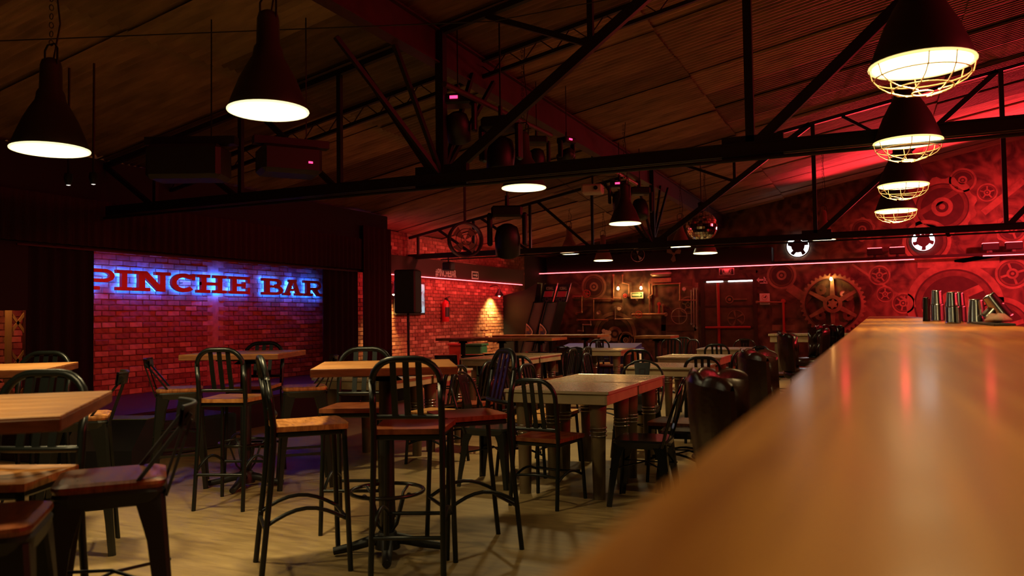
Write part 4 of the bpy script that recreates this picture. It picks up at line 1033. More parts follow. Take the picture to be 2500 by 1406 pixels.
# big real gear wheel
c = PY(2033, 742, YB-.1); Rg = 78*(PY(2034, 742, YB-.1)-c).length
t = thing('gear_wheel', 'big toothed gear wheel mounted on the red mural wall', 'gear wheel', (c.x, YB-.10, c.z)); Fg = frame_back(0, 0, 0)
def gp(name, m, f): mb = MB(); mb.at(Fg); f(mb); return obj(name, mb, M[m], t)
gp('toothed_rim', 'mural_light', lambda b: b.ring(Rg*.96, Rg*.86, 0, .05, teeth=40, th=Rg*.075))
gp('inner_rim', 'mural_dark', lambda b: b.ring(Rg*.88, Rg*.845, .0, .06, 64))
gp('hub', 'mural_light', lambda b: (b.ring(Rg*.30, Rg*.18, 0, .07, 32), b.ring(Rg*.12, .001, 0, .08, 6, teeth=6, th=Rg*.05)))
gp('hub_ring', 'mural_dark', lambda b: b.ring(Rg*.185, .001, 0, .03, 28))
for k in range(6):
    a_ = PI/2+k*PI/3; ca, sa = math.cos(a_), math.sin(a_); h = Rg*.05
    gp('spoke', 'mural_light', lambda b: b.prism([(ca*Rg*.28-sa*h*1.6, sa*Rg*.28+ca*h*1.6), (ca*Rg*.28+sa*h*1.6, sa*Rg*.28-ca*h*1.6), (ca*Rg*.86+sa*h, sa*Rg*.86-ca*h), (ca*Rg*.86-sa*h, sa*Rg*.86+ca*h)], 0, .035))
for k, (a_, r_) in enumerate(((.5, .55), (2.2, .6), (5.6, .62), (3.9, .55))): gp('small_gear', 'mural_mid', lambda b: b.ring(Rg*.16, Rg*.05, 0, .03, teeth=10, th=Rg*.02, c=(math.cos(a_)*Rg*r_, math.sin(a_)*Rg*r_)))
# gauges
def gauge(px, py, r, label, y=YB-.09):
    c = PY(px, py, y); t = thing('pressure_gauge', label, 'gauge', (c.x, y, c.z)); G = frame_back(0, 0, 0)
    mb = MB(); mb.at(G); mb.ring(r, r*.85, -.03, .012, 20); obj('bezel', mb, M['copper'], t)
    mb = MB(); mb.at(G); mb.ring(r*.86, .001, -.03, .002, 20); obj('dial', mb, M['gauge'], t)
    mb = MB(); mb.at(G); mb.prism([(-.004, 0), (.004, 0), (r*.5, r*.5)], .002, .005); obj('needle', mb, M['sign_black'], t)
    mb = MB(); mb.at(G); mb.box(-.01, .01, -r*1.6, -r*.9, -.03, -.01); obj('stem', mb, M['copper'], t)
for a in ((2058, 717, .075, 'largest pale pressure gauge, in front of the big gear wheel'), (1670, 705, .055, 'pale pressure gauge left of the door, above the pipe bundle'), (1461, 763, .055, 'pressure gauge on the left part of the pipework'),
          (1555, 729, .045, 'small pressure gauge just below the green arrow sign'), (1512, 752, .07, 'reddish large gauge left of centre in the pipework')): gauge(*a)
# pipes
def pipe(pts, r, label, m='copper', y=YB-.07, fl=True):
    P = [PY(x, yy, y) for x, yy in pts]; t = thing('wall_pipe', label, 'pipe', P[0])
    Q = [p-P[0] for p in P]; mb = MB()
    for a, b in zip(Q, Q[1:]): mb.tube([a, b], r, 9)
    obj('run', mb, M[m], t)
    for q in Q[1:-1]: obj('elbow', MB().lathe([(0, -r*1.6), (r*1.3, -r), (r*1.3, r), (0, r*1.6)], 10), M[m], t, loc=q)
    for q in (Q[0], Q[-1]): obj('flange', MB().lathe([(r*1.8, -.012), (r*1.8, .012)], 12), M[m], t, loc=q, rot=(PI/2, 0, 0))
    return t
pipe(((1400, 724), (1420, 724), (1420, 762), (1408, 765)), .022, 'copper pipe at the left end of the pipework')
pipe(((1498, 672), (1498, 728), (1514, 728)), .016, 'thin copper pipe around the left glowing bulb')
pipe(((1449, 781), (1449, 730), (1497, 730)), .016, 'thin pipe framing the left gauge')
pipe(((1410, 781), (1482, 781)), .020, 'horizontal pipe under the left gauge')
pipe(((1442, 782), (1442, 793), (1423, 793), (1423, 808), (1412, 808)), .020, 'zigzag grey pipe low on the left', 'tin')
pipe(((1502, 750), (1502, 779), (1542, 779), (1542, 765)), .018, 'U shaped pale pipe in the middle of the pipework', 'tin')
pipe(((1543, 768), (1625, 767)), .030, 'thick dark pipe with a valve in the middle of the pipework', 'copper')
pipe(((1586, 690), (1586, 765)), .022, 'upright brass pipe right of the green arrow sign')
pipe(((1592, 690), (1593, 718), (1583, 726)), .016, 'bent thin pipe right of the right glowing bulb')
pipe(((1595, 694), (1660, 692), (1660, 733), (1700, 733)), .020, 'long stepped red-lit pipe left of the door')
pipe(((1520, 672), (1520, 690), (1535, 694), (1535, 722)), .013, 'thin wandering pipe between the two glowing bulbs')
pipe(((1688, 710), (1688, 790)), .018, 'first upright of the pipe bundle left of the door', 'tin')
pipe(((1694, 705), (1694, 796)), .018, 'second upright of the pipe bundle left of the door', 'tin')
pipe(((1701, 705), (1701, 800)), .018, 'third upright of the pipe bundle left of the door', 'tin')
pipe(((1609, 765), (1609, 742)), .028, 'short red stub pipe standing on the thick pipe', 'red_pipe')
pipe(((1618, 765), (1618, 745)), .024, 'dim short stub pipe right of the red stub', 'copper')
pipe(((1912, 735), (1914, 812)), .030, 'upright red segmented pipe left of the big gear wheel', 'red_pipe')
pipe(((1848, 737), (1912, 738)), .018, 'horizontal pipe from the no smoking sign to the red upright pipe')
def valve(px, py, r, label, m='red_pipe', n=5):
    c = PY(px, py, YB-.13); t = thing('valve_wheel', label, 'valve', c); G = frame_back(0, 0, 0)
    mb = MB(); mb.tube([(r*math.cos(k*PI/12), 0, r*math.sin(k*PI/12)) for k in range(24)], .009, 6, True); obj('rim', mb, M[m], t)
    for k in range(n): a_ = k*2*PI/n; obj('spoke', MB().tube([(0, 0, 0), (r*math.cos(a_), 0, r*math.sin(a_))], .006, 5), M[m], t)
    obj('hub', MB().tube([(0, -.015, 0), (0, .12, 0)], .018, 8), M[m], t)
valve(1432, 717, .10, 'red valve wheel on the left copper pipe'); valve(1559, 768, .09, 'red valve wheel on the thick dark pipe'); valve(1658, 772, .20, 'large dark wheel left of the door', 'tin', 4)
valve(1526, 722, .05, 'small red valve wheel under the left glowing bulb')
# tank-like bracket sign above the pipes
c = PY(1614, 684, YB-.06); t = thing('wall_plate', 'rusty nameplate bar high on the wall right of the bulbs', 'plate', c)
obj('plate', MB().box(-.27, .27, -.02, .02, -.06, .06, .01), M['copper'], t)
c = PY(1614, 668, YB-.10); t = thing('wall_tank', 'rounded tank hanging under the neon line left of the door', 'tank', c)
mb = MB(); mb.tube([(-.28, 0, 0), (-.22, 0, 0), (.22, 0, 0), (.28, 0, 0)], .08, 14, rr=[.03, .08, .08, .03]); obj('body', mb, M['tin'], t)
# bare bulbs
def bulb(px, py, label, pw=5):
    c = PY(px, py, YB-.24); t = thing('bare_bulb', label, 'lamp', c)
    obj('globe', MB().lathe([(0, -.045), (.028, -.03), (.035, 0), (.02, .035), (.012, .05)], 14), M['bulb'], t)
    obj('socket', MB().lathe([(.018, .045), (.02, .09), (.008, .1)], 10), M['copper'], t); obj('arm', MB().tube([(0, 0, .1), (0, .05, .14), (0, .24, .14)], .009, 6), M['copper'], t)
    point_light('bare_bulb_light', (c.x, c.y-.02, c.z-.06), pw, (1, .48, .13), .04)
bulb(1509, 704, 'left bare glowing bulb on the pipework wall', 7); bulb(1565, 703, 'right bare glowing bulb above the green arrow sign', 7); bulb(2029, 681, 'bare glowing bulb above the big gear wheel', 2.5)
# signs
def board(name, label, x0, y0, x1, y1, m, y=YB-.05):
    a = PY(x0, y1, y); b = PY(x1, y0, y); t = thing(name, label, 'sign'); cx, cz = (a.x+b.x)/2, (a.z+b.z)/2; hw, hz = (b.x-a.x)/2, (b.z-a.z)/2
    F4 = frame_back(cx, y, cz); mb = MB(); mb.use(M[m]); mb.at(F4); mb.box(-hw, hw, -hz, hz, -.01, 0); obj('board', mb, parent=t); return t, F4, hw, hz
t, F4, hw, hz = board('arrow_sign', 'green and cream arrow sign between the glowing bulbs', 1540, 713, 1570, 729, 'sign_cream', YB-.12); obj('stand_off', MB().box(PY(1555, 720, YB).x-.03, PY(1555, 720, YB).x+.03, YB-.11, YB, PY(1555, 720, YB).z-.03, PY(1555, 720, YB).z+.03), M['black'], t)
mb = MB(); mb.use(M['sign_green']); mb.at(F4); mb.box(-hw*.85, hw*.85, -hz*.55, hz*.85, 0, .003); obj('green_field', mb, parent=t)
mb = MB(); mb.use(M['sign_cream']); mb.at(F4); mb.box(-hw*.75, hw*.4, -hz*.15, hz*.5, .003, .006); mb.prism([(hw*.35, -hz*.4), (hw*.78, hz*.18), (hw*.35, hz*.75)], .003, .006); obj('arrow', mb, parent=t)
def runner(F4, s, x, m, t, flip=1, z=.004):
    mb = MB(); mb.use(M[m]); mb.at(F4 @ Matrix.Translation((x, 0, z)) @ Matrix.Diagonal((s*flip, s, 1, 1)))
    mb.ring(.11, .001, 0, .003, 10, (.12, .42))
    for a, b, w_ in (((.08, .3), (-.05, -.05), .15), ((-.05, -.05), (.2, -.2), .1), ((.2, -.2), (.12, -.5), .09), ((-.05, -.05), (-.2, -.3), .1), ((-.2, -.3), (-.45, -.3), .08), ((.06, .25), (.3, .05), .07), ((.06, .25), (-.25, .1), .07)):
        d = Vector((b[0]-a[0], b[1]-a[1], 0)).normalized(); n_ = (-d.y*w_/2, d.x*w_/2)
        mb.prism([(a[0]-n_[0], a[1]-n_[1]), (b[0]-n_[0], b[1]-n_[1]), (b[0]+n_[0], b[1]+n_[1]), (a[0]+n_[0], a[1]+n_[1])], 0, .003)
    obj('running_figure', mb, parent=t)
t, F4, hw, hz = board('exit_sign', 'framed exit sign with two running figures over the door', 1757, 655, 1791, 671, 'label_dark', YB-.55)
mb = MB(); mb.use(M['white_red']); mb.at(F4); mb.box(-hw*.62, hw*.62, -hz*.85, hz*.85, 0, .003); obj('light_field', mb, parent=t)
runner(F4, hz*1.6, -hw*.42, 'sign_black', t, -1); runner(F4, hz*1.6, hw*.42, 'sign_black', t, 1)
mb = MB(); mb.use(M['white_red']); mb.at(F4)
for b_ in ((-hw*1.04, hw*1.04, hz, hz*1.08), (-hw*1.04, hw*1.04, -hz*1.08, -hz), (-hw*1.04, -hw, -hz, hz), (hw, hw*1.04, -hz, hz)): mb.box(*b_, -.01, .006)
obj('border', mb, parent=t)
c = PY(1860, 683, YB-.04); t = thing('exit_arrow_sign', 'left pointing arrow with a running figure beside the door', 'sign'); F4 = frame_back(c.x, YB-.012, c.z)
mb = MB(); mb.use(M['white_red']); mb.at(F4); mb.prism([(-.14, 0), (-.07, .06), (-.07, .02), (.03, .02), (.03, -.02), (-.07, -.02), (-.07, -.06)], 0, .004); obj('arrow', mb, parent=t); runner(F4, .14, .07, 'white_red', t, -1, 0)
mb = MB(); mb.use(M['white_red']); mb.at(F4); mb.box(-.05, .13, -.09, -.07, 0, .004); obj('caption', mb, parent=t)
t, F4, hw, hz = board('no_smoking_sign', 'white NO FUMAR sign to the right of the door', 1855, 716, 1879, 744, 'white_red', YB-.03)
mb = MB(); mb.use(M['sign_redink']); mb.at(F4); mb.ring(hz*.5, hz*.43, 0, .003, 28, (0, hz*.3)); mb.bar((-hz*.33, hz*.63, .0015), (hz*.33, -hz*.03, .0015), .008, .003, (0, 0, 1)); obj('ban_circle', mb, parent=t)
mb = MB(); mb.use(M['sign_black']); mb.at(F4); mb.box(-hz*.25, hz*.25, hz*.26, hz*.34, 0, .002); mb.prism([(-.02, hz*.2), (.02, hz*.2), (.05, hz*.6), (.03, hz*.6)], 0, .002); obj('cigarette', mb, parent=t)
obj('caption', text_mb('NO\nFUMAR', hz*.48, hw*1.35, .003, M['sign_black'], F4 @ Matrix.Translation((0, -hz*.58, .002))), parent=t)

# door in the back wall
a = PY(1719, 690, YB-.03); b = PY(1838, 690, YB-.03)
dr = obj('door_1', MB().box(a.x, b.x, YB-.05, YB+.01, 0, a.z), M['mural_mid']); dr['kind'] = 'structure'
cx = (a.x+b.x)/2; W_ = b.x-a.x
for (x0, x1, z0, z1) in ((a.x-.09, a.x, 0, a.z+.09), (b.x, b.x+.09, 0, a.z+.09), (a.x, b.x, a.z+.03, a.z+.09)): obj('door_frame', MB().box(x0, x1, YB-.08, YB, z0, z1), M['mural_dark'], dr)
c1 = PY(1725, 686, YB-.06); c2 = PY(1765, 686, YB-.06); c3 = PY(1778, 686, YB-.06); c4 = PY(1837, 684, YB-.06)
for q, r_ in ((c1, c2), (c3, c4)): obj('daylight_gap', MB().box(q.x, r_.x, YB-.062, YB-.055, a.z+.0, a.z+.03), M['daylight'], dr)
xv = PY(1754, 750, YB-.1).x; obj('upright_pipe', MB().tube([(xv, YB-.11, .1), (xv-.0, YB-.11, a.z-.02)], .036, 12), M['red_pipe'], dr)
zh = PY(1780, 799, YB-.14).z; obj('push_bar', MB().tube([(a.x+.03, YB-.16, zh), (b.x-.06, YB-.16, zh)], .028, 12), M['red_pipe'], dr)
for q in (a.x+.06, b.x-.09): obj('bar_bracket', MB().box(q-.03, q+.03, YB-.16, YB-.05, zh-.04, zh+.04), M['black'], dr)
c = PY(1797, 777, YB-.07)
mb = MB(); mb.at(frame_back(c.x, YB-.06, c.z)); mb.ring(.21, .195, 0, .012, 36)
for k in range(5):
    a_ = k*2*PI/5+.4; mb.prism([(0, 0), (.19*math.cos(a_), .19*math.sin(a_)), (.19*math.cos(a_+.28), .19*math.sin(a_+.28)), (.1*math.cos(a_+.35), .1*math.sin(a_+.35))], 0, .01)
obj('door_wheel', mb, M['mural_light'], dr)
c = PY(1781, 731, YB-.07); mb = MB(); mb.at(frame_back(c.x, YB-.06, c.z)); mb.ring(.10, .075, 0, .02, 28); mb.ring(.04, .001, 0, .02, 14); mb.box(.09, .42, -.015, .015, 0, .02); obj('door_lock', mb, M['mural_light'], dr)
for k, z in enumerate((.35, .95, 1.5)): obj('door_rail', MB().box(a.x+.02, b.x-.02, YB-.062, YB-.05, z-.02, z+.02), M['mural_dark'], dr)

# exhaust fans with daylight behind
def exhaust(px, py, rpx, label, lit=True, rot=0, nb=5):
    y = YB-.42 if px < 1900 else YB-.06
    c = PY(px, py, y); R = rpx*(PY(px+1, py, y)-c).length; t = thing('exhaust_fan', label, 'fan', c); G = frame_back(0, 0, 0)
    mb = MB(); mb.at(G); mb.ring(R*1.10, R, -.03, .03, 36); obj('housing', mb, M['fan_dark'], t)
    mb = MB(); mb.at(G); mb.ring(R, .001, -.03, -.025, 36); obj('opening', mb, M['daylight'] if lit else M['fan_dark'], t)
    for k in range(nb):
        a_ = rot+k*2*PI/nb; w0, w1 = .44, .40
        mb = MB(); mb.at(G); mb.prism([(0, 0), (R*.95*math.cos(a_-w1*.55), R*.95*math.sin(a_-w1*.55)), (R*.97*math.cos(a_), R*.97*math.sin(a_)), (R*.95*math.cos(a_+w1*.55), R*.95*math.sin(a_+w1*.55)), (R*.35*math.cos(a_+.7), R*.35*math.sin(a_+.7))], -.012, -.006)
        obj('blade', mb, M['fan_dark'], t)
    mb = MB(); mb.at(G); mb.ring(R*.62, .001, -.006, .02, 20); obj('hub', mb, M['fan_dark'], t)
    if lit: area_light('fan_daylight', (c.x, c.y-.06, c.z), (0, -1, 0), R*1.2, R*1.2, 1.2, (.9, .97, 1), 180, 'DISK')
exhaust(1948, 601, 27, 'bright exhaust fan left of the row of caged lamps', rot=.3); exhaust(2254, 587, 28, 'bright exhaust fan right of the row of caged lamps', rot=.95)
c = PY(1557, 622, YB-.55); t = thing('round_fan', 'round chrome-ringed fan above the neon line, left of the mirror ball', 'fan', c); G = frame_back(0, 0, 0)
mb = MB(); mb.tube([(.175*math.cos(k*PI/16), 0, .175*math.sin(k*PI/16)) for k in range(32)], .009, 6, True); obj('ring', mb, M['chrome'], t)
for k in range(5):
    a_ = k*2*PI/5; mb = MB(); mb.at(G); mb.prism([(0, 0), (.15*math.cos(a_), .15*math.sin(a_)), (.15*math.cos(a_+.6), .15*math.sin(a_+.6))], 0, .01); obj('blade', mb, M['steel'] if k in (1, 4) else M['fan_dark'], t)
c = PY(1645, 620, YB-.55); t = thing('propeller_fan', 'pale three-bladed fan above the neon line', 'fan', c)
for k in range(3):
    a_ = k*2*PI/3+.1; mb = MB(); mb.at(G); mb.prism([(.02*math.cos(a_), .02*math.sin(a_)), (.16*math.cos(a_-.1), .16*math.sin(a_-.1)), (.21*math.cos(a_+.3), .21*math.sin(a_+.3)), (.18*math.cos(a_+.7), .18*math.sin(a_+.7)), (.07*math.cos(a_+.9), .07*math.sin(a_+.9))], 0, .012); obj('blade', mb, M['fan_pale'], t)
mb = MB(); mb.at(G); mb.ring(.035, .001, -.02, .04, 14); obj('hub', mb, M['fan_pale'], t)
# red flood fixtures on the rail
def flood(px, label):
    p = PY(px, 604, 19.93); t = thing('flood_light', label, 'stage light', (p.x, 19.93, zs+.065))
    obj('housing', MB().box(-.16, .16, -.08, .08, .05, .20, .012), M['soffit'], t); obj('lens_bar', MB().box(-.15, .15, -.075, .075, .20, .21), M['neon'], t); obj('foot', MB().box(-.03, .03, -.03, .03, 0, .05), M['black'], t)
for px, lb in ((2135, 'left dark flood light on the rail of the mural wall'), (2190, 'second dark flood light on the rail of the mural wall'), (2418, 'flood light bar on the rail near the right edge'), (2475, 'rightmost flood light bar on the rail')): flood(px, lb)

# =================================================================== HANGING EQUIPMENT
def moving_head(x, y, z, rz, tilt, label, s=1.0, led=True):
    t = thing('moving_head_light', label, 'stage light', (x, y, z), rz); t.scale = (s, s, s)
    obj('base', MB().box(-.15, .15, -.12, .12, -.05, .06, .02), M['black'], t)
    for q in (-1, 1): obj('yoke_arm', MB().box(q*.17-.025, q*.17+.025, -.05, .05, -.32, -.0, .015), M['black'], t)
    hd = MB(); hd.lathe([(.09, -.17), (.12, -.15), (.125, .02), (.10, .12), (.05, .15)], 18); h = obj('head', hd, M['black'], t, loc=(0, 0, -.26), rot=(tilt, 0, 0))
    obj('lens', MB().lathe([(.085, -.172), (0, -.19)], 18), M['gunmetal'], h)
    obj('clamp', MB().tube([(0, 0, .05), (0, 0, .17)], .02, 8), M['black'], t)
    if led: obj('display', MB().box(-.06, .02, -.128, -.12, .0, .03), M['led'], t)
    return t
def mh(px, py, dist, rz, tilt, label, **k):
    d = ray(px, py); p = CAM+d*(dist/d.dot(FH)); t = moving_head(p.x, p.y, p.z, rz, tilt, label, **k); s_ = k.get('s', 1); obj('hanger', MB().bar((0, 0, .1), (0, 0, (roofz(p.x)-p.z)/s_), .012), M['black'], t); return t
# lighting pipe beside the roof beam
a = CAM+ray(1085, 205)*6.6; b = CAM+ray(1345, 330)*8.6
t = tag(obj('lighting_pipe', MB().tube([a, b], .024, 10), M['beam']), 'red-lit pipe that carries the near moving head lights', 'pipe')
a2 = CAM+ray(1500, 418)*12.0; b2 = CAM+ray(1560, 452)*13.4
tag(obj('lighting_pipe', MB().tube([a2, b2], .024, 10), M['red_pipe']), 'red pipe that carries the far moving head lights', 'pipe')
mh(1118, 248, 6.9, .3, .5, 'moving head light with a red display left of the near pipe', s=.85)
mh(1222, 305, 7.0, .1, -.2, 'large moving head light hanging behind the thick diagonal', s=1.0, led=False)
mh(1310, 345, 8.6, .5, .1, 'slim moving head light hanging right of the thick diagonal', s=.75, led=False)
mh(1383, 345, 8.9, 1.2, 1.2, 'small sideways stage light with a red dot below the beam', s=.62)
mh(1512, 452, 11.6, .2, .15, 'moving head light above the grey bell lamp', s=.85)
mh(1562, 468, 12.2, .4, -.5, 'dark moving head light to the right of the grey bell lamp', s=1.0, led=False)
mh(1238, 520, 10.4, .4, .4, 'big dark stage light on the left roof side, seen above the far chord', s=1.35, led=False)
def hung_speaker(px, py, dist, label, w_, h_, d_, rz, tint=False):
    dd = ray(px, py); p = CAM+dd*(dist/dd.dot(FH)); t = thing('hanging_speaker', label, 'speaker', p, rz)
    obj('cabinet', MB().box(-w_/2, w_/2, -d_/2, d_/2, -h_/2, h_/2, .03), M['speaker'], t)
    obj('grille', MB().box(-w_/2+.03, w_/2-.03, -d_/2-.008, -d_/2, -h_/2+.03, h_/2-.03), M['black'], t)
    obj('top_bracket', MB().box(-w_/2-.04, w_/2+.08, -.05, .05, h_/2+.01, h_/2+.07), M['black'], t)
    L = roofz(p.x)-p.z
    obj('hanger', MB().bar((w_*.3, 0, h_/2), (w_*.3, 0, L), .008), M['black'], t)
    if tint: obj('indicator', MB().box(w_*.25, w_*.32, -d_/2-.012, -d_/2-.008, -.03, -.015), M['led'], t)
hung_speaker(462, 400, 6.0, 'wide black hanging speaker left of the red-tinted one', .56, .26, .28, TH)
hung_speaker(705, 395, 6.2, 'tilted black hanging speaker with a red indicator', .46, .22, .3, TH+.5, True)
# bright glints of a lamp on the left truss are small clamp lights
for k, (px, py) in enumerate(((167, 451), (228, 449))):
    dd = ray(px, py); p = CAM+dd*(6.4/dd.dot(FH)); t = thing('clamp_light', ('left', 'right')[k]+' one of the two small white clamp lights at the far left', 'stage light', p)
    obj('body', MB().lathe([(.02, .0), (.035, .05), (.03, .09)], 12), M['black'], t); obj('lens', MB().lathe([(.016, -.004), (0, -.008)], 10), M['glow_white'], t); obj('hanger', MB().bar((0, 0, .09), (0, 0, roofz(p.x)-p.z), .012), M['black'], t)
# round drum fan
dd = ray(1138, 585); p = CAM+dd*(11.6/dd.dot(FH)); t = thing('drum_fan', 'dim round cage fan hanging beside the big dark stage light', 'fan', p, TH+.35); G = frame_back(0, 0, 0)
for rr in (.24, .16, .08): obj('cage_ring', MB().tube([(rr*math.cos(k*PI/14), -.02, rr*math.sin(k*PI/14)) for k in range(28)], .005, 5, True), M['fan_dark'], t)
mb = MB(); mb.at(G); mb.ring(.26, .235, -.10, .02, 30); obj('drum', mb, M['fan_dark'], t)
for k in range(4):
    a_ = k*PI/2+.5; mb = MB(); mb.at(G); mb.prism([(0, 0), (.22*math.cos(a_), .22*math.sin(a_)), (.2*math.cos(a_+.7), .2*math.sin(a_+.7))], -.05, -.04); obj('blade', mb, M['fan_pale'], t)
obj('bracket', MB().bar((0, .05, .24), (0, .05, roofz(p.x)-p.z), .03), M['black'], t)
# projector
dd = ray(1447, 462); p = CAM+dd*(11.4/dd.dot(FH)); t = thing('projector', 'white ceiling projector under the near truss chord', 'projector', p, TH-.25)
obj('case', MB().box(-.15, .15, -.12, .12, -.07, .06, .02), M['projector'], t); obj('lens', MB().tube([(.06, -.12, 0), (.06, -.14, 0)], .03, 12), M['black'], t)
obj('mount', MB().bar((0, 0, .06), (0, 0, roofz(p.x)-p.z), .025), M['black'], t)
mb = MB(); rn = random.Random(5); P = [(.1+rn.uniform(-.05, .25), rn.uniform(-.1, .1), .05+rn.uniform(-.06, .14)) for _ in range(9)]; mb.tube(P, .004, 5); obj('cable', mb, M['black'], t)
# mirror ball built of single mirror tiles
dd = ray(1713, 553); p = CAM+dd*(13.6/dd.dot(FH)); Rb = 38/F*13.6
t = thing('mirror_ball', 'mirror ball hanging in front of the red mural', 'mirror ball', p)
obj('core', MB().lathe([(Rb*.97*math.sin(k*PI/14), -Rb*.97*math.cos(k*PI/14)) for k in range(15)], 28), M['black'], t)
tiles = MB(); nb = 18; rn = random.Random(9)
for i in range(1, nb):
    th_ = PI*i/nb; n = max(4, int(2*nb*math.sin(th_)))
    for k in range(n):
        ph_ = 2*PI*k/n; n_ = Vector((math.sin(th_)*math.cos(ph_), math.sin(th_)*math.sin(ph_), math.cos(th_))); n2 = (n_+Vector((rn.uniform(-.03, .03),)*3)).normalized()
        a_ = n2.cross(Vector((0, 0, 1))).normalized(); b_ = n2.cross(a_); h = Rb*PI/nb*.45; c_ = n_*Rb
        tiles.frustum([c_-a_*h-b_*h-n2*.004, c_+a_*h-b_*h-n2*.004, c_+a_*h+b_*h-n2*.004, c_-a_*h+b_*h-n2*.004], [c_-a_*h-b_*h, c_+a_*h-b_*h, c_+a_*h+b_*h, c_-a_*h+b_*h])
o = obj('mirror_tiles', tiles, M['mirror'], t); o['kind'] = 'stuff'
obj('motor', MB().lathe([(.05, Rb+.05), (.06, Rb+.14), (.02, Rb+.16)], 14), M['black'], t); obj('hanger', MB().tube([(0, 0, Rb), (0, 0, roofz(p.x)-p.z)], .008, 6), M['black'], t)
wire([CAM+ray(1480, 690)*0+W(1300, 12)+Vector((0, 0, CAMH+1.1)), W(1560, 12.8)+Vector((0, 0, CAMH+1.35)), W(1800, 12)+Vector((0, 0, CAMH+1.6))], 'thin wire hanging from the roof left of the mirror ball')

# =================================================================== ARCADE MACHINES AND BLUE CABINET
# dark cabinet seen from its side
Yc = 17.55
def PP(px, py, Y=Yc): return PY(px, py, Y)
poly = [(1215, 748), (1227, 722), (1285, 706), (1312, 690), (1300, 770), (1284, 860), (1232, 860)]
Q = [PP(*q) for q in poly]; ox = Q[0].x
t = thing('arcade_cabinet', 'large plain black arcade cabinet side at the back left corner', 'arcade machine', (Q[0].x, Yc, 0))
Fk = frame_back(0, 0, 0); mb = MB(); mb.at(Fk); mb.prism([(q.x-ox, max(.02, q.z)) for q in [Q[0], Q[1], Q[2], Q[3], Q[4]]]+[(Q[5].x-ox, .02), (Q[6].x-ox, .02)], -.03, 0); obj('side_panel', mb, M['arcade'], t)
mb = MB(); mb.at(Fk); mb.prism([(Q[3].x-ox, Q[3].z), (Q[2].x-ox, Q[2].z), (Q[6].x-ox+.1, .02), (Q[5].x-ox, .02)], -.33, -.03); obj('body', mb, M['arcade'], t)
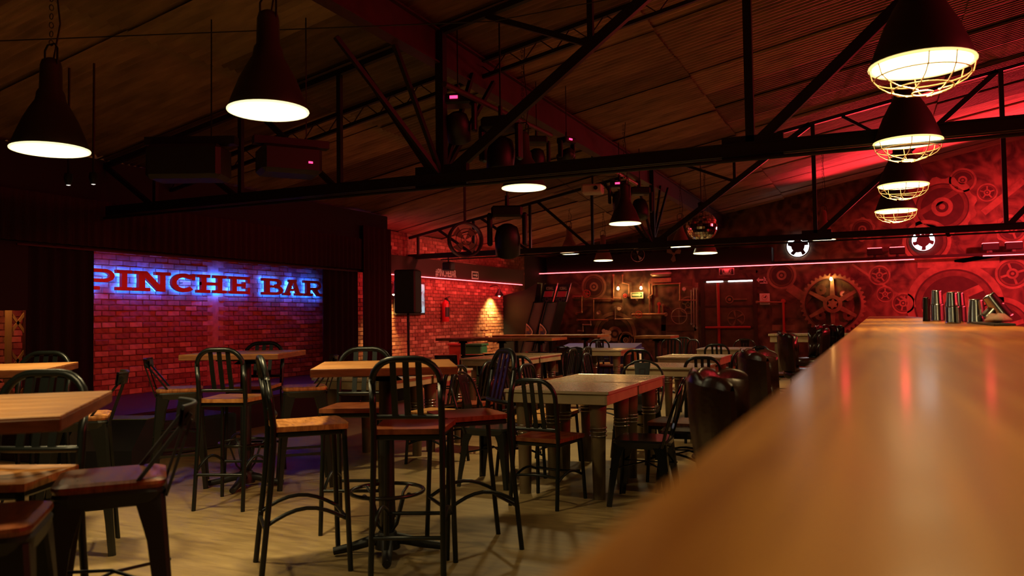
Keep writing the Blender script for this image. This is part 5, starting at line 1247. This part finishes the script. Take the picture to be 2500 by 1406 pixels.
def roller(px, label):
    y = 17.9; c = PY(px+38, 760, y); t = thing('alley_roller', label, 'arcade machine', (c.x, y, 0))
    zt = PY(px+38, 694, y).z; zm = PY(px+38, 737, y).z; zb = PY(px, 815, y).z; s_ = .012
    # tilted backboard: leans to the right as it rises
    sk = lambda z: (z-zb)*.30-.22
    def quad(name, x0, x1, z0, z1, d0, d1, m, sk2=sk): 
        mb = MB(); mb.at(Fk); mb.prism([(x0+sk2(z0), z0), (x1+sk2(z0), z0), (x1+sk2(z1), z1), (x0+sk2(z1), z1)], d0, d1); return obj(name, mb, M[m], t)
    quad('backboard', -.16, .16, zm, zt, 0, .04, 'arcade'); quad('score_panel', -.10, .10, zm+.12, zt-.17, .04, .05, 'arc_red'); quad('panel_border', -.12, -.105, zm+.12, zt-.17, .04, .055, 'arc_white'); quad('panel_border', .105, .12, zm+.12, zt-.17, .04, .055, 'arc_white')
    F5 = Fk @ Matrix.Translation((sk(zt-.10), zt-.10, .05)); obj('marquee_lettering', text_mb('ICEBALL', .07, .18, .008, M['arc_white'], F5), parent=t)
    quad('edge_strip', -.175, -.16, zm, zt+.02, .0, .05, 'chrome'); quad('edge_strip', .16, .175, zm, zt+.02, .0, .05, 'chrome')
    mb = MB(); mb.at(Fk); mb.ring(.055, .03, .04, .06, 18, (sk(zm+.06), zm+.06)); obj('target_ring', mb, M['lane'], t)
    for q in (-.09, .09): mb = MB(); mb.at(Fk); mb.ring(.03, .012, .04, .06, 14, (sk(zm+.06)+q, zm+.06)); obj('target_ring', mb, M['lane'], t)
    quad('lane', -.13, .13, .35, zm-.03, .02, .5, 'lane'); quad('side_wall', -.16, -.13, .1, zm, .0, .55, 'arcade'); quad('side_wall', .13, .16, .1, zm, .0, .55, 'arcade'); quad('base', -.16, .16, 0.01, .35, 0, .6, 'arcade')
    mb = MB(); mb.at(Fk @ Matrix.Translation((sk(zb)-.02, zb+.06, .56)))
    outl = [(-.09, -.10), (.02, -.09), (.085, -.06), (.10, 0), (.07, .07), (.0, .15), (-.06, .20)]
    mb.use(M['arc_white']).prism(outl, 0, .006); mb.use(M['lane']).prism([(x*.82-.004, y_*.82) for x, y_ in outl], .006, .010); mb.use(M['copper']).prism([(x*.4-.02, y_*.3+.05) for x, y_ in outl], .010, .013); mb.use(M['blue']).prism([(x*.4, y_*.3-.05) for x, y_ in outl], .010, .013)
    obj('emblem', mb, parent=t)
roller(1297, 'left ball alley machine with a red score panel'); roller(1330, 'right ball alley machine with a red score panel')
# blue games cabinet
p = W(1500, 15.2); t = thing('games_cabinet', 'blue games cabinet with a purple sloping top and orange trim', 'games table', (p.x, p.y, 0), .1)
obj('body', MB().box(-1.0, .45, -.35, .35, .06, .62, .01), M['blue'], t); obj('top', MB().box(-1.05, .5, -.4, .4, .62, .68, .015), M['purple'], t)
mb = MB(); mb.prism([(-.4, .68), (.4, .68), (.4, .76), (-.4, .70)], -1.0, .45); o = obj('sloping_rim', mb, M['purple'], t); o.rotation_euler = (PI/2, 0, PI/2); o.location = (0, 0, 0)
for x in (.45, -1.0): obj('corner_trim', MB().box(x-.02, x+.02, -.37, -.35, .06, .66), M['orange_trim'], t)
obj('score_box', MB().box(.46, .52, -.3, -.1, .38, .58), M['sign_cream'], t); obj('front_rail', MB().box(-1.0, .45, -.37, -.35, .60, .63), M['sign_cream'], t)
for x in (-.9, .35):
    for y in (-.28, .28): obj('leg', MB().box(x-.05, x+.05, y-.05, y+.05, 0, .06), M['black'], t)
# yellow trash bin / crates under the long tables
for px, dd_, m_, lb in ((1162, 15.6, 'sign_green', 'dark green crate behind the long high tables'), (1122, 15.9, 'red_pipe', 'red crate left of the green crate behind the long high tables')):
    p = W(px, dd_); t = thing('crate', lb, 'crate', (p.x, p.y, 0), .1); obj('bin', MB().box(-.17, .17, -.17, .17, 0, .75, .02), M[m_], t); obj('lip', MB().box(-.19, .19, -.19, .19, .75, .79, .008), M[m_], t)
print('OBJECTS', len(bpy.data.objects))
